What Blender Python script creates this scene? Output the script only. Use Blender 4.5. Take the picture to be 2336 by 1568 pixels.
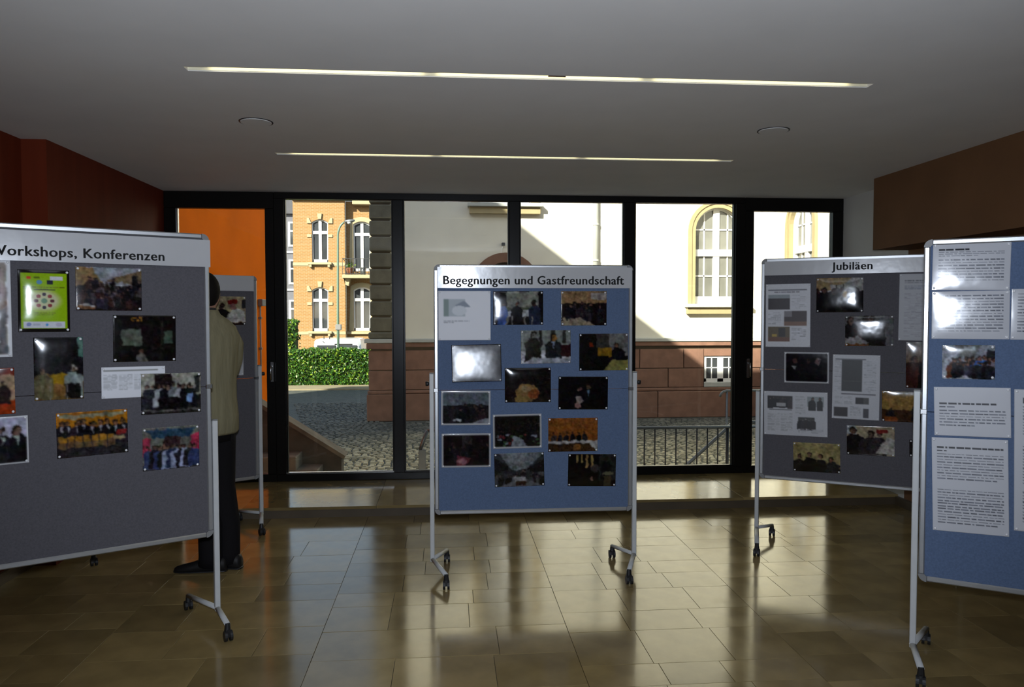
import bpy, bmesh, math, random
import numpy as np
from mathutils import Vector, Matrix

for o in list(bpy.data.objects):
    bpy.data.objects.remove(o)
scene = bpy.context.scene
COL = scene.collection
random.seed(7)

# ------------------------------------------------------------------ camera
CAM_H, F_PX, PITCH, YAW, ROLL = 1.5673, 1732.38, -0.03679, 0.08351, 0.00136
fw = Vector((math.sin(YAW) * math.cos(PITCH), math.cos(YAW) * math.cos(PITCH), math.sin(PITCH)))
rt = Vector((math.cos(YAW), -math.sin(YAW), 0))
up = rt.cross(fw)
rr = rt * math.cos(ROLL) - up * math.sin(ROLL)
uu = rt * math.sin(ROLL) + up * math.cos(ROLL)
cam_d = bpy.data.cameras.new('camera')
cam_d.sensor_width = 36.0
cam_d.lens = F_PX / 2336 * 36.0
cam_d.clip_start = 0.05
cam = bpy.data.objects.new('camera', cam_d)
COL.objects.link(cam)
cam.matrix_world = Matrix(((rr.x, uu.x, -fw.x, 0), (rr.y, uu.y, -fw.y, 0), (rr.z, uu.z, -fw.z, CAM_H), (0, 0, 0, 1)))
scene.camera = cam

# ------------------------------------------------------------------ exposure
vs = scene.view_settings
vs.view_transform = 'Standard'
vs.look = 'None'
vs.gamma = 1.0
vs.use_curve_mapping = False
vs.exposure = 0.0

# ------------------------------------------------------------------ sky, sun, flash of the camera
SUN_D = Vector((0.5, 0.7, -0.5)).normalized()
world = bpy.data.worlds.new('sky')
scene.world = world
world.use_nodes = True
wn = world.node_tree
wn.nodes.clear()
sky = wn.nodes.new('ShaderNodeTexSky')
sky.sky_type = 'NISHITA'
sky.sun_disc = False
sky.sun_elevation = math.asin(-SUN_D.z)
sky.sun_rotation = math.atan2(-SUN_D.x, -SUN_D.y)
hs = wn.nodes.new('ShaderNodeHueSaturation')
hs.inputs['Saturation'].default_value = 0.75
bg = wn.nodes.new('ShaderNodeBackground')
bg.inputs['Strength'].default_value = 0.275
wo = wn.nodes.new('ShaderNodeOutputWorld')
wn.links.new(sky.outputs[0], hs.inputs['Color'])
wn.links.new(hs.outputs[0], bg.inputs['Color'])
wn.links.new(bg.outputs[0], wo.inputs['Surface'])

sun_l = bpy.data.lights.new('sun', 'SUN')
sun_l.energy = 14.0
sun_l.angle = 0.009
sun_l.color = (1.0, 0.93, 0.80)
sun = bpy.data.objects.new('sun', sun_l)
COL.objects.link(sun)
sun.rotation_euler = SUN_D.to_track_quat('-Z', 'Y').to_euler()

flash_l = bpy.data.lights.new('camera_flash', 'SPOT')
flash_l.energy = 290
flash_l.spot_size = math.radians(112)
flash_l.spot_blend = 0.75
flash_l.shadow_soft_size = 0.03
flash_l.color = (0.84, 0.93, 1.08)
flash = bpy.data.objects.new('camera_flash', flash_l)
COL.objects.link(flash)
flash.location = (0.0, 0.0, CAM_H + 0.11)
flash.rotation_euler = (fw + Vector((0, 0, 0.13))).to_track_quat('-Z', 'Y').to_euler()


# ================================================================== helpers
def lin(c):
    """sRGB 0-255 -> linear tuple"""
    r = []
    for v in c[:3]:
        v = v / 255.0
        r.append(v / 12.92 if v <= 0.04045 else ((v + 0.055) / 1.055) ** 2.4)
    return tuple(r)


class NT:
    def __init__(s, m):
        s.m = m
        s.t = m.node_tree
        s.b = s.t.nodes['Principled BSDF']

    def n(s, typ, **kw):
        nd = s.t.nodes.new(typ)
        for k, v in kw.items():
            if k in nd.inputs:
                nd.inputs[k].default_value = v
            else:
                setattr(nd, k, v)
        return nd

    def l(s, a, b):
        s.t.links.new(a, b)


MATS = {}


def mat(name, col, rough=0.6, metal=0.0, var=0.0, scale=6.0, bump=0.0, bscale=60.0, spec=0.5, dist=0.002, rnd=0.0, detail=4.0, stretch=None, coat=0.0):
    """procedural principled material: base colour with noise variation, per-object variation and fine relief"""
    m = bpy.data.materials.new(name)
    m.use_nodes = True
    N = NT(m)
    b = N.b
    b.inputs['Roughness'].default_value = rough
    b.inputs['Metallic'].default_value = metal
    b.inputs['Specular IOR Level'].default_value = spec
    b.inputs['Coat Weight'].default_value = coat
    b.inputs['Coat Roughness'].default_value = 0.1
    tc = N.n('ShaderNodeTexCoord')
    src = tc.outputs['Object']
    if stretch:
        mp = N.n('ShaderNodeMapping')
        mp.inputs['Scale'].default_value = stretch
        N.l(src, mp.inputs['Vector'])
        src = mp.outputs[0]
    nz = N.n('ShaderNodeTexNoise', Scale=scale, Detail=detail)
    N.l(src, nz.inputs['Vector'])
    mr = N.n('ShaderNodeMapRange')
    mr.inputs['From Min'].default_value = 0.25
    mr.inputs['From Max'].default_value = 0.75
    mr.inputs['To Min'].default_value = 1 - var
    mr.inputs['To Max'].default_value = 1 + var
    N.l(nz.outputs['Fac'], mr.inputs['Value'])
    fac = mr.outputs[0]
    if rnd:
        oi = N.n('ShaderNodeObjectInfo')
        m2 = N.n('ShaderNodeMapRange')
        m2.inputs['To Min'].default_value = 1 - rnd
        m2.inputs['To Max'].default_value = 1 + rnd
        N.l(oi.outputs['Random'], m2.inputs['Value'])
        mu = N.n('ShaderNodeMath', operation='MULTIPLY')
        N.l(fac, mu.inputs[0])
        N.l(m2.outputs[0], mu.inputs[1])
        fac = mu.outputs[0]
    vm = N.n('ShaderNodeVectorMath', operation='SCALE')
    vm.inputs[0].default_value = col[:3]
    N.l(fac, vm.inputs['Scale'])
    N.l(vm.outputs[0], b.inputs['Base Color'])
    if bump:
        nb = N.n('ShaderNodeTexNoise', Scale=bscale, Detail=3.0)
        N.l(src, nb.inputs['Vector'])
        bp = N.n('ShaderNodeBump', Strength=bump, Distance=dist)
        N.l(nb.outputs['Fac'], bp.inputs['Height'])
        N.l(bp.outputs[0], b.inputs['Normal'])
    MATS[name] = m
    return m


class MB:
    """mesh collector"""

    def __init__(s):
        s.v = []
        s.f = []

    def add(s, vs, fs):
        n = len(s.v)
        s.v += [tuple(v) for v in vs]
        s.f += [tuple(i + n for i in f) for f in fs]
        return s

    def box(s, x0, x1, y0, y1, z0, z1):
        return s.add([(x0, y0, z0), (x1, y0, z0), (x1, y1, z0), (x0, y1, z0), (x0, y0, z1), (x1, y0, z1), (x1, y1, z1), (x0, y1, z1)],
                     [(0, 3, 2, 1), (4, 5, 6, 7), (0, 1, 5, 4), (1, 2, 6, 5), (2, 3, 7, 6), (3, 0, 4, 7)])

    def bbox(s, x0, x1, y0, y1, z0, z1, b):
        """box with chamfered edges"""
        bm = bmesh.new()
        bmesh.ops.create_cube(bm, size=1)
        bmesh.ops.transform(bm, matrix=Matrix.LocRotScale(((x0 + x1) / 2, (y0 + y1) / 2, (z0 + z1) / 2), None, (x1 - x0, y1 - y0, z1 - z0)), verts=bm.verts)
        bmesh.ops.bevel(bm, geom=bm.edges[:], offset=b, segments=1, affect='EDGES')
        return s.frombm(bm)

    def frombm(s, bm):
        bm.verts.index_update()
        s.add([v.co[:] for v in bm.verts], [[v.index for v in f.verts] for f in bm.faces])
        bm.free()
        return s

    def tube(s, pts, r, n=10, cap=True, ry=None):
        pts = [Vector(p) for p in pts]
        rs = r if isinstance(r, (list, tuple)) else [r] * len(pts)
        rings = []
        ref = None
        for i, p in enumerate(pts):
            d = (pts[min(i + 1, len(pts) - 1)] - pts[max(i - 1, 0)]).normalized()
            if ref is None:
                ref = Vector((0, 0, 1)) if abs(d.z) < 0.9 else Vector((1, 0, 0))
            a = d.cross(ref).normalized()
            c = a.cross(d).normalized()
            ref = c
            k = 1.0 if ry is None else ry
            rings.append([p + a * (rs[i] * math.cos(2 * math.pi * j / n)) + c * (rs[i] * k * math.sin(2 * math.pi * j / n)) for j in range(n)])
        return s.loft(rings, cap)

    def loft(s, rings, cap=True):
        n = len(rings[0])
        vs, fs = [], []
        for rg in rings:
            vs += rg
        for i in range(len(rings) - 1):
            for j in range(n):
                k = (j + 1) % n
                fs.append((i * n + j, i * n + k, (i + 1) * n + k, (i + 1) * n + j))
        if cap:
            fs.append(tuple(reversed(range(n))))
            fs.append(tuple((len(rings) - 1) * n + j for j in range(n)))
        return s.add(vs, fs)

    def prism(s, poly, y0, y1):
        """polygon in (x,z) extruded along y"""
        n = len(poly)
        vs = [(x, y0, z) for x, z in poly] + [(x, y1, z) for x, z in poly]
        fs = [tuple(range(n)), tuple(reversed(range(n, 2 * n)))]
        for i in range(n):
            j = (i + 1) % n
            fs.append((i, i + n, j + n, j))
        return s.add(vs, fs)

    def xf(s, M):
        s.v = [tuple(M @ Vector(v)) for v in s.v]
        return s

    def mesh(s, name='mesh', smooth=False):
        me = bpy.data.meshes.new(name)
        me.from_pydata(s.v, [], s.f)
        bm = bmesh.new()
        bm.from_mesh(me)
        bmesh.ops.recalc_face_normals(bm, faces=bm.faces)
        bm.to_mesh(me)
        bm.free()
        if smooth:
            me.polygons.foreach_set('use_smooth', [True] * len(me.polygons))
        me.update()
        return me

    def build(s, name, m, parent=None, smooth=False):
        return obj(name, s.mesh(name, smooth), m, parent)


def obj(name, me, m=None, parent=None):
    if m is not None and len(me.materials) == 0:
        me.materials.append(m)
    o = bpy.data.objects.new(name, me)
    COL.objects.link(o)
    if parent is not None:
        o.parent = parent
    return o


def tag(o, label, cat, group=None):
    o['label'] = label
    o['category'] = cat
    if group:
        o['group'] = group
    return o


def thing(name, label, cat, loc=(0, 0, 0), rotz=0, group=None):
    o = bpy.data.objects.new(name, None)
    o.empty_display_size = 0.1
    COL.objects.link(o)
    o.location = loc
    o.rotation_euler = (0, 0, rotz)
    return tag(o, label, cat, group)


def struct(o):
    o['kind'] = 'structure'
    return o


def sempty(name, loc=(0, 0, 0)):
    o = bpy.data.objects.new(name, None)
    o.empty_display_size = 0.1
    COL.objects.link(o)
    o.location = loc
    o['kind'] = 'structure'
    return o


def one(name, mb, m, label, cat, group=None, smooth=False):
    return tag(mb.build(name, m, None, smooth), label, cat, group)


# ================================================================== materials
M_ceil = mat('ceiling_paint', (0.80, 0.775, 0.74), 0.8, var=0.03, scale=3, bump=0.05, bscale=200)
M_white = mat('white_plaster', (0.55, 0.53, 0.48), 0.8, var=0.03, scale=2)
M_orange = mat('orange_plaster', (0.95, 0.185, 0.003), 0.9, spec=0.04, var=0.10, scale=1.3, bump=0.25, bscale=120)
M_wallshade = mat('shaded_orange_plaster', (0.13, 0.020, 0.006), 0.7, spec=0.15, var=0.18, scale=2.0, stretch=(6, 6, 0.4), bump=0.05)  # orange plaster like the garden wall, indoor shade put into the colour
M_wallbrown = mat('brown_panelling', (0.165, 0.080, 0.036), 0.7, spec=0.15, var=0.12, scale=3.0, bump=0.05)
M_frame = mat('dark_bronze_metal', (0.007, 0.006, 0.005), 0.30, metal=0.0, var=0.1, spec=0.22)
M_alu = mat('aluminium', (0.45, 0.46, 0.47), 0.36, metal=0.75, var=0.04, scale=20, bump=0.02)
M_aluw = mat('pale_lacquered_metal', (0.52, 0.53, 0.53), 0.4, var=0.04, scale=20)
M_plast = mat('grey_plastic', (0.20, 0.20, 0.20), 0.5)
M_black = mat('black_rubber', (0.012, 0.012, 0.013), 0.45)
M_fblue = mat('blue_felt', (0.098, 0.140, 0.235), 0.95, var=0.14, scale=160, bump=0.3, bscale=500, spec=0.1)
M_fgrey = mat('grey_felt', (0.098, 0.094, 0.105), 0.95, var=0.14, scale=160, bump=0.3, bscale=500, spec=0.1)
M_paper = mat('white_paper', (0.70, 0.70, 0.72), 0.45, var=0.02, scale=8)
M_ink = mat('black_ink', (0.008, 0.008, 0.008), 0.6)
M_pin = mat('clear_pin_head', (0.78, 0.78, 0.80), 0.15, spec=0.8)
M_chrome = mat('brushed_steel', (0.6, 0.6, 0.6), 0.25, metal=1.0)
M_sand = mat('red_sandstone', (0.205, 0.108, 0.073), 0.85, var=0.22, scale=4, bump=0.35, bscale=40, rnd=0.10, dist=0.01)
M_quoin = mat('weathered_sandstone', (0.13, 0.118, 0.082), 0.85, var=0.25, scale=4, bump=0.4, bscale=30, rnd=0.10, dist=0.01)
M_ledge = mat('grey_stone_ledge', (0.42, 0.43, 0.40), 0.7, var=0.08, scale=4)
M_tan = mat('tan_stone', (0.36, 0.29, 0.155), 0.75, var=0.08, scale=4)
M_fac = mat('white_render', (0.73, 0.70, 0.60), 0.85, var=0.04, scale=2, bump=0.1, bscale=150)
M_wp = mat('white_window_paint', (0.80, 0.80, 0.78), 0.4, var=0.02)
M_dglass = mat('dark_window_glass', (0.045, 0.05, 0.055), 0.06, spec=0.8, var=0.3, scale=0.8)
M_pane2 = mat('pale_window_glass', (0.17, 0.17, 0.15), 0.06, spec=0.8, var=0.35, scale=1.2)
M_cream = mat('cream_stone', (0.36, 0.30, 0.18), 0.8, var=0.08, scale=3)
M_slate = mat('grey_slate', (0.06, 0.06, 0.07), 0.7, var=0.2, scale=5)
M_hgrey = mat('grey_house_render', (0.13, 0.13, 0.15), 0.8, var=0.1)
M_green = mat('green_lacquer', (0.12, 0.19, 0.14), 0.4, var=0.05)
M_dark = mat('dark_iron', (0.02, 0.02, 0.022), 0.5)
M_steel = mat('galvanised_steel', (0.20, 0.21, 0.21), 0.4, metal=0.6, var=0.08)
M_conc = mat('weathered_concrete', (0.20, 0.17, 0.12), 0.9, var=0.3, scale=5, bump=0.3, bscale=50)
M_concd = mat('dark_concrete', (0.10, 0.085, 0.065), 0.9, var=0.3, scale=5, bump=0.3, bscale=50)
M_door = mat('brown_door_wood', (0.07, 0.035, 0.02), 0.5, var=0.2, scale=4, stretch=(8, 1, 0.6))
M_terra = mat('terracotta', (0.30, 0.10, 0.04), 0.7, var=0.1)
M_van = mat('white_car_paint', (0.80, 0.80, 0.80), 0.25, coat=0.5)
M_roof = mat('roof_covering', (0.12, 0.07, 0.05), 0.9)
M_riser = mat('brown_stone_riser', (0.085, 0.062, 0.036), 0.55, var=0.15, scale=6)
M_grout = mat('dark_grout', (0.03, 0.025, 0.017), 0.9)
M_jacket = mat('olive_linen', (0.24, 0.215, 0.13), 0.9, var=0.12, scale=9, stretch=(4, 4, 0.7), bump=0.6, bscale=5, dist=0.02, spec=0.15)
M_trous = mat('black_cloth', (0.010, 0.009, 0.010), 0.9, spec=0.1)
M_shoe = mat('black_leather', (0.010, 0.009, 0.009), 0.55, spec=0.3)
M_skin = mat('skin', (0.36, 0.19, 0.13), 0.55, var=0.05)
M_hair = mat('dark_hair', (0.008, 0.006, 0.005), 0.8, spec=0.15, bump=0.5, bscale=120, stretch=(1, 1, 0.15))
M_shirt = mat('dark_collar', (0.03, 0.025, 0.025), 0.8)


def mat_tile():
    m = mat('polished_limestone', (0.24, 0.175, 0.075), 0.15, var=0.22, scale=5, rnd=0.20, detail=7, spec=0.40)
    N = NT(m)
    nz = N.n('ShaderNodeTexNoise', Scale=3.0, Detail=5.0)
    tc = N.n('ShaderNodeTexCoord')
    N.l(tc.outputs['Object'], nz.inputs['Vector'])
    mr = N.n('ShaderNodeMapRange')
    mr.inputs['To Min'].default_value = 0.06
    mr.inputs['To Max'].default_value = 0.19
    N.l(nz.outputs['Fac'], mr.inputs['Value'])
    N.l(mr.outputs[0], N.b.inputs['Roughness'])
    N.b.inputs['Specular Tint'].default_value = (1.0, 0.93, 0.75, 1.0)
    return m


M_tile = mat_tile()


def mat_glass():
    m = bpy.data.materials.new('window_glass')
    m.use_nodes = True
    t = m.node_tree
    t.nodes.clear()
    out = t.nodes.new('ShaderNodeOutputMaterial')
    tr = t.nodes.new('ShaderNodeBsdfTransparent')
    tr.inputs['Color'].default_value = (0.93, 0.955, 0.94, 1)
    gl = t.nodes.new('ShaderNodeBsdfGlossy')
    gl.inputs['Roughness'].default_value = 0.01
    fr = t.nodes.new('ShaderNodeFresnel')
    fr.inputs['IOR'].default_value = 1.45
    mx = t.nodes.new('ShaderNodeMixShader')
    t.links.new(fr.outputs[0], mx.inputs[0])
    t.links.new(tr.outputs[0], mx.inputs[1])
    t.links.new(gl.outputs[0], mx.inputs[2])
    t.links.new(mx.outputs[0], out.inputs['Surface'])
    return m


M_glass = mat_glass()


def mat_emit(name, col, st):
    m = bpy.data.materials.new(name)
    m.use_nodes = True
    b = m.node_tree.nodes['Principled BSDF']
    b.inputs['Base Color'].default_value = (*col, 1)
    b.inputs['Emission Color'].default_value = (*col, 1)
    b.inputs['Emission Strength'].default_value = st
    return m


M_tube = mat_emit('fluorescent_tube', (1.0, 0.94, 0.66), 2.6)


def mat_print():
    """printed sheet under glossy laminate: colours of the print come from the sheet's colour attribute"""
    m = bpy.data.materials.new('laminated_print')
    m.use_nodes = True
    N = NT(m)
    at = N.n('ShaderNodeAttribute', attribute_name='ink')
    N.l(at.outputs['Color'], N.b.inputs['Base Color'])
    N.b.inputs['Roughness'].default_value = 0.2
    nz = N.n('ShaderNodeTexNoise', Scale=9.0, Detail=2.0)
    tc = N.n('ShaderNodeTexCoord')
    N.l(tc.outputs['Object'], nz.inputs['Vector'])
    bp = N.n('ShaderNodeBump', Strength=0.25, Distance=0.005)
    N.l(nz.outputs['Fac'], bp.inputs['Height'])
    N.l(bp.outputs[0], N.b.inputs['Normal'])
    return m


M_print0 = mat_print()
PRINTS = {}


def print_mat(rough):
    if rough not in PRINTS:
        m = M_print0.copy()
        m.name = 'matte_print' if rough > 0.3 else 'laminated_print'
        m.node_tree.nodes['Principled BSDF'].inputs['Roughness'].default_value = rough
        PRINTS[rough] = m
    return PRINTS[rough]


def mat_leaf():
    m = bpy.data.materials.new('hedge_leaf')
    m.use_nodes = True
    N = NT(m)
    g = N.n('ShaderNodeNewGeometry')
    cr = N.n('ShaderNodeValToRGB')
    cr.color_ramp.elements[0].color = (0.010, 0.05, 0.005, 1)
    cr.color_ramp.elements[1].color = (0.22, 0.30, 0.02, 1)
    e = cr.color_ramp.elements.new(0.7)
    e.color = (0.04, 0.125, 0.010, 1)
    N.l(g.outputs['Random Per Island'], cr.inputs['Fac'])
    N.l(cr.outputs['Color'], N.b.inputs['Base Color'])
    N.b.inputs['Roughness'].default_value = 0.4
    return m


M_leaf = mat_leaf()
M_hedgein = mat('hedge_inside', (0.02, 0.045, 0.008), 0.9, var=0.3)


def mat_brickyellow():
    m = mat('yellow_brick', (0.70, 0.42, 0.135), 0.85)
    N = NT(m)
    tc = N.n('ShaderNodeTexCoord')
    mp = N.n('ShaderNodeMapping')
    mp.inputs['Rotation'].default_value = (math.pi / 2, 0, 0)
    N.l(tc.outputs['Object'], mp.inputs['Vector'])
    br = N.n('ShaderNodeTexBrick', Scale=1.0)
    br.inputs['Color1'].default_value = (0.30, 0.155, 0.046, 1)
    br.inputs['Color2'].default_value = (0.26, 0.132, 0.038, 1)
    br.inputs['Mortar'].default_value = (0.34, 0.24, 0.13, 1)
    br.inputs['Brick Width'].default_value = 0.26
    br.inputs['Row Height'].default_value = 0.085
    br.inputs['Mortar Size'].default_value = 0.012
    N.l(mp.outputs[0], br.inputs['Vector'])
    N.l(br.outputs['Color'], N.b.inputs['Base Color'])
    return m


M_brick = mat_brickyellow()


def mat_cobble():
    """setts blend from pale near the hall to dark farther out in the yard"""
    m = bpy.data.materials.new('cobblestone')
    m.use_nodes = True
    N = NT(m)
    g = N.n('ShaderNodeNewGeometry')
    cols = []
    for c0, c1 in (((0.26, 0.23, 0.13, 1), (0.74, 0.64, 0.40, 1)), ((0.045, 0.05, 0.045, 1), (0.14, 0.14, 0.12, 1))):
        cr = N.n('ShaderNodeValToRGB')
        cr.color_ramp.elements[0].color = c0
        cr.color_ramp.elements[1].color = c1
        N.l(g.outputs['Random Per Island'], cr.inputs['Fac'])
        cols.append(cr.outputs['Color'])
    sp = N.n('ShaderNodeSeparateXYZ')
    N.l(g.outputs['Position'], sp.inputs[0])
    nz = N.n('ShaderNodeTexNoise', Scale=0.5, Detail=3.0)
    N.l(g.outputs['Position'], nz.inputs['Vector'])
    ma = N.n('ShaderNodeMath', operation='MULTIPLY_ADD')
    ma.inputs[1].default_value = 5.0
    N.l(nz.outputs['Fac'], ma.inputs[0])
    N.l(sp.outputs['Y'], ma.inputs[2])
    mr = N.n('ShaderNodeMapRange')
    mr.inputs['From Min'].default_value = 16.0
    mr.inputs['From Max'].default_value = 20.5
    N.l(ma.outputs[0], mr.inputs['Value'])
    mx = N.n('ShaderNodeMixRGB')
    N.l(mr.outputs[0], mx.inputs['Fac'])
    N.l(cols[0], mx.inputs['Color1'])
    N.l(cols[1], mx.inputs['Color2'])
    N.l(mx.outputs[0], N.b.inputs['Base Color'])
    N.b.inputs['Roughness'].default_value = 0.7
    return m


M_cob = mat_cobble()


def mat_ground():
    m = mat('cobbled_ground', (0.15, 0.14, 0.11), 0.8)
    N = NT(m)
    tc = N.n('ShaderNodeTexCoord')
    br = N.n('ShaderNodeTexBrick', Scale=1.0)
    br.inputs['Color1'].default_value = (0.11, 0.11, 0.095, 1)
    br.inputs['Color2'].default_value = (0.06, 0.065, 0.058, 1)
    br.inputs['Mortar'].default_value = (0.05, 0.055, 0.035, 1)
    br.inputs['Brick Width'].default_value = 0.15
    br.inputs['Row Height'].default_value = 0.13
    br.inputs['Mortar Size'].default_value = 0.016
    N.l(tc.outputs['Object'], br.inputs['Vector'])
    N.l(br.outputs['Color'], N.b.inputs['Base Color'])
    return m


M_ground = mat_ground()
M_pave = mat('sandy_pavement', (0.25, 0.21, 0.13), 0.9, var=0.15, scale=3)

# ================================================================== the hall
ZC = 2.658           # ceiling height
YW = 6.879           # inner face of the window front
YS = 5.953           # front edge of the platform
HS = 0.086           # platform height
XL, XL2, XR, XP = -2.467, -2.617, 3.70, 3.40
YJ = 4.949           # where the left wall steps back
YB = -4.2            # back wall

# --- floor with single limestone tiles
floor = struct(MB().box(XL2 - 0.2, XR + 0.2, YB, YS + 0.3, -0.12, -0.012).build('floor', M_grout))
TILE_CACHE = {}


def tile(x0, x1, y0, y1, z1, parent, th=0.012, gap=0.0013):
    k = (round(x1 - x0, 3), round(y1 - y0, 3), th)
    if k not in TILE_CACHE:
        w, d = k[0] - 2 * gap, k[1] - 2 * gap
        b = 0.0003
        vs = [(-w / 2, -d / 2, -th), (w / 2, -d / 2, -th), (w / 2, d / 2, -th), (-w / 2, d / 2, -th),
              (-w / 2, -d / 2, -b), (w / 2, -d / 2, -b), (w / 2, d / 2, -b), (-w / 2, d / 2, -b),
              (-w / 2 + b, -d / 2 + b, 0), (w / 2 - b, -d / 2 + b, 0), (w / 2 - b, d / 2 - b, 0), (-w / 2 + b, d / 2 - b, 0)]
        fs = [(8, 9, 10, 11)]
        for i in range(4):
            j = (i + 1) % 4
            fs += [(i, j, j + 4, i + 4), (i + 4, j + 4, j + 8, i + 8)]
        TILE_CACHE[k] = MB().add(vs, fs).mesh('tile')
    o = obj('tile', TILE_CACHE[k], M_tile, parent)
    o.location = ((x0 + x1) / 2, (y0 + y1) / 2, z1)
    o.rotation_euler = (random.uniform(-1, 1) * 0.0022, random.uniform(-1, 1) * 0.0022, 0)
    return o


rg = random.Random(3)
lanes = [-2.62, -1.66, -0.629, 0.586, 1.608, 2.65, 3.70]
Y_NEAR = 2.85
for li in range(len(lanes) - 1):
    a, b = lanes[li], lanes[li + 1]
    y = Y_NEAR
    while y < YS - 0.01:
        h = rg.choice([0.20, 0.22, 0.25, 0.28, 0.32, 0.36])
        if YS - (y + h) < 0.15:
            h = YS - y
        n = 3 if rg.random() < 0.8 else 2
        cuts = sorted(rg.uniform(0.28, 0.72) if n == 2 else (q + rg.uniform(-0.07, 0.07)) for q in ([0.5] if n == 2 else [0.33, 0.67]))
        xs = [a] + [a + round(c * (b - a), 2) for c in cuts] + [b]
        for i in range(len(xs) - 1):
            tile(xs[i], xs[i + 1], y, y + h, 0.0, floor)
        y += h
# nearer the camera than the picture shows: the same stone, one slab per lane
for li in range(len(lanes) - 1):
    y = Y_NEAR
    k = 0
    while y > YB + 0.1 and k < 4:
        h = [0.6, 1.2, 2.0, 3.0][k]
        tile(lanes[li], lanes[li + 1], max(y - h, YB), y, 0.0, floor)
        y -= h
        k += 1

# --- platform in front of the glass
plat = struct(MB().box(XL, XR, YS + 0.012, YW + 0.25, -0.1, HS - 0.014).build('step_platform', M_grout))
MB().box(XL, XR, YS, YS + 0.012, -0.01, HS - 0.022).build('riser', M_riser, plat)
x = XL
for w in [0.88, 1.02, 0.95, 1.1, 0.9, 1.317]:
    tile(x, x + w, YS - 0.012, YW + 0.02, HS, plat, th=0.022)
    x += w

# --- ceiling with three long light slots
SLOT_X0, SLOT_X1, SLOT_W = -1.15, 2.005, 0.062
SLOTS = [1.745, 3.50, 5.262]
cm = MB()
CT = 0.30
y0 = YB
for sy in SLOTS + [None]:
    y1 = sy - SLOT_W / 2 if sy else YW + 0.25
    cm.box(XL2 - 0.3, XR + 0.3, y0, y1, ZC, ZC + CT)
    if sy:
        cm.box(XL2 - 0.3, SLOT_X0, y1, y1 + SLOT_W, ZC, ZC + CT)
        cm.box(SLOT_X1, XR + 0.3, y1, y1 + SLOT_W, ZC, ZC + CT)
        cm.box(SLOT_X0, SLOT_X1, y1, y1 + SLOT_W, ZC + 0.085, ZC + CT)
        y0 = y1 + SLOT_W
struct(cm.build('ceiling', M_ceil))
M_slot = mat('light_slot_enamel', (0.85, 0.80, 0.60), 0.5)
for i, sy in enumerate(SLOTS):
    lab = ['recessed strip light nearest the back of the hall, seen mirrored in the glass',
           'long recessed strip light nearer the viewer across the grey ceiling',
           'shorter looking recessed strip light close to the window front'][i]
    t = thing('strip_light', lab, 'ceiling light', ((SLOT_X0 + SLOT_X1) / 2, sy, ZC), 0, 'strip lights in the ceiling')
    L = (SLOT_X1 - SLOT_X0) / 2
    h = MB()
    e = 0.001
    h.box(-L, L, -SLOT_W / 2 + e, -SLOT_W / 2 + 0.004, 0.004, 0.084)
    h.box(-L, L, SLOT_W / 2 - 0.004, SLOT_W / 2 - e, 0.004, 0.084)
    h.box(-L, L, -SLOT_W / 2 + e, SLOT_W / 2 - e, 0.080, 0.0845)
    h.build('housing', M_slot, t)
    for k in range(3):
        c = (k - 1) * 1.01
        MB().tube([(c - 0.47, 0, 0.028), (c + 0.47, 0, 0.028)], 0.016, 12).build('tube', M_tube, t, True)
        for s in (-1, 1):
            MB().box(c + s * 0.485 - 0.012, c + s * 0.485 + 0.012, -0.012, 0.012, 0.014, 0.082).build('lamp_holder', M_plast, t)
    if i == 1:
        MB().box(0.03, 0.11, -SLOT_W / 2 - 0.004, -SLOT_W / 2 + 0.006, -0.004, 0.004).build('clip', M_door, t)
for i, (dx, dy) in enumerate([(-1.072, 4.415), (1.918, 4.384)]):
    t = thing('ceiling_speaker', ['round flush ceiling disc above the left boards', 'round flush ceiling disc above the right boards'][i], 'ceiling disc', (dx, dy, ZC), 0, 'round discs in the ceiling')
    rings = []
    MB().tube([(0, 0, 0.001), (0, 0, -0.003)], 0.093, 40).build('rim', M_black, t)
    MB().tube([(0, 0, 0), (0, 0, -0.006)], [0.086, 0.084], 40).build('cover', M_ceil, t)

# --- walls
wl = MB().box(XL - 0.4, XL, YJ, YW + 0.08, -0.1, ZC)
wl.box(XL2 - 0.4, XL2, YB, YJ + 0.01, -0.1, ZC)
struct(wl.build('wall_left', M_wallshade))
struct(MB().box(XR, XR + 0.3, 5.862, YW + 0.08, -0.1, ZC).build('wall_right', M_white))
wr = MB().box(XR, XR + 0.3, YB, 5.86, -0.1, ZC)
wr.box(XP, XR, YB, 5.86, 2.089, ZC)
struct(wr.build('wall_right_panel', M_wallbrown))
struct(MB().box(XR - 0.03, XR, YB, YS - 0.02, 0.0, 0.07).build('baseboard_right', M_riser))
struct(MB().box(XL2, XL2 + 0.02, YB, YJ, 0.0, 0.07).build('baseboard_left', M_riser))
struct(MB().box(XL2 - 0.3, XR + 0.3, YB - 0.2, YB, -0.1, ZC + 0.3).build('wall_back', M_wallbrown))

# --- window front: two side doors and four fixed panes
ZT, ZB = 2.60, 0.152


def bar(x0, x1, z0, z1, name, parent, d0=0.0, d1=0.075, bev=0.004):
    return MB().bbox(x0, x1, YW + d0, YW + d1, z0, z1, bev).build(name, M_frame, parent)


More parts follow.
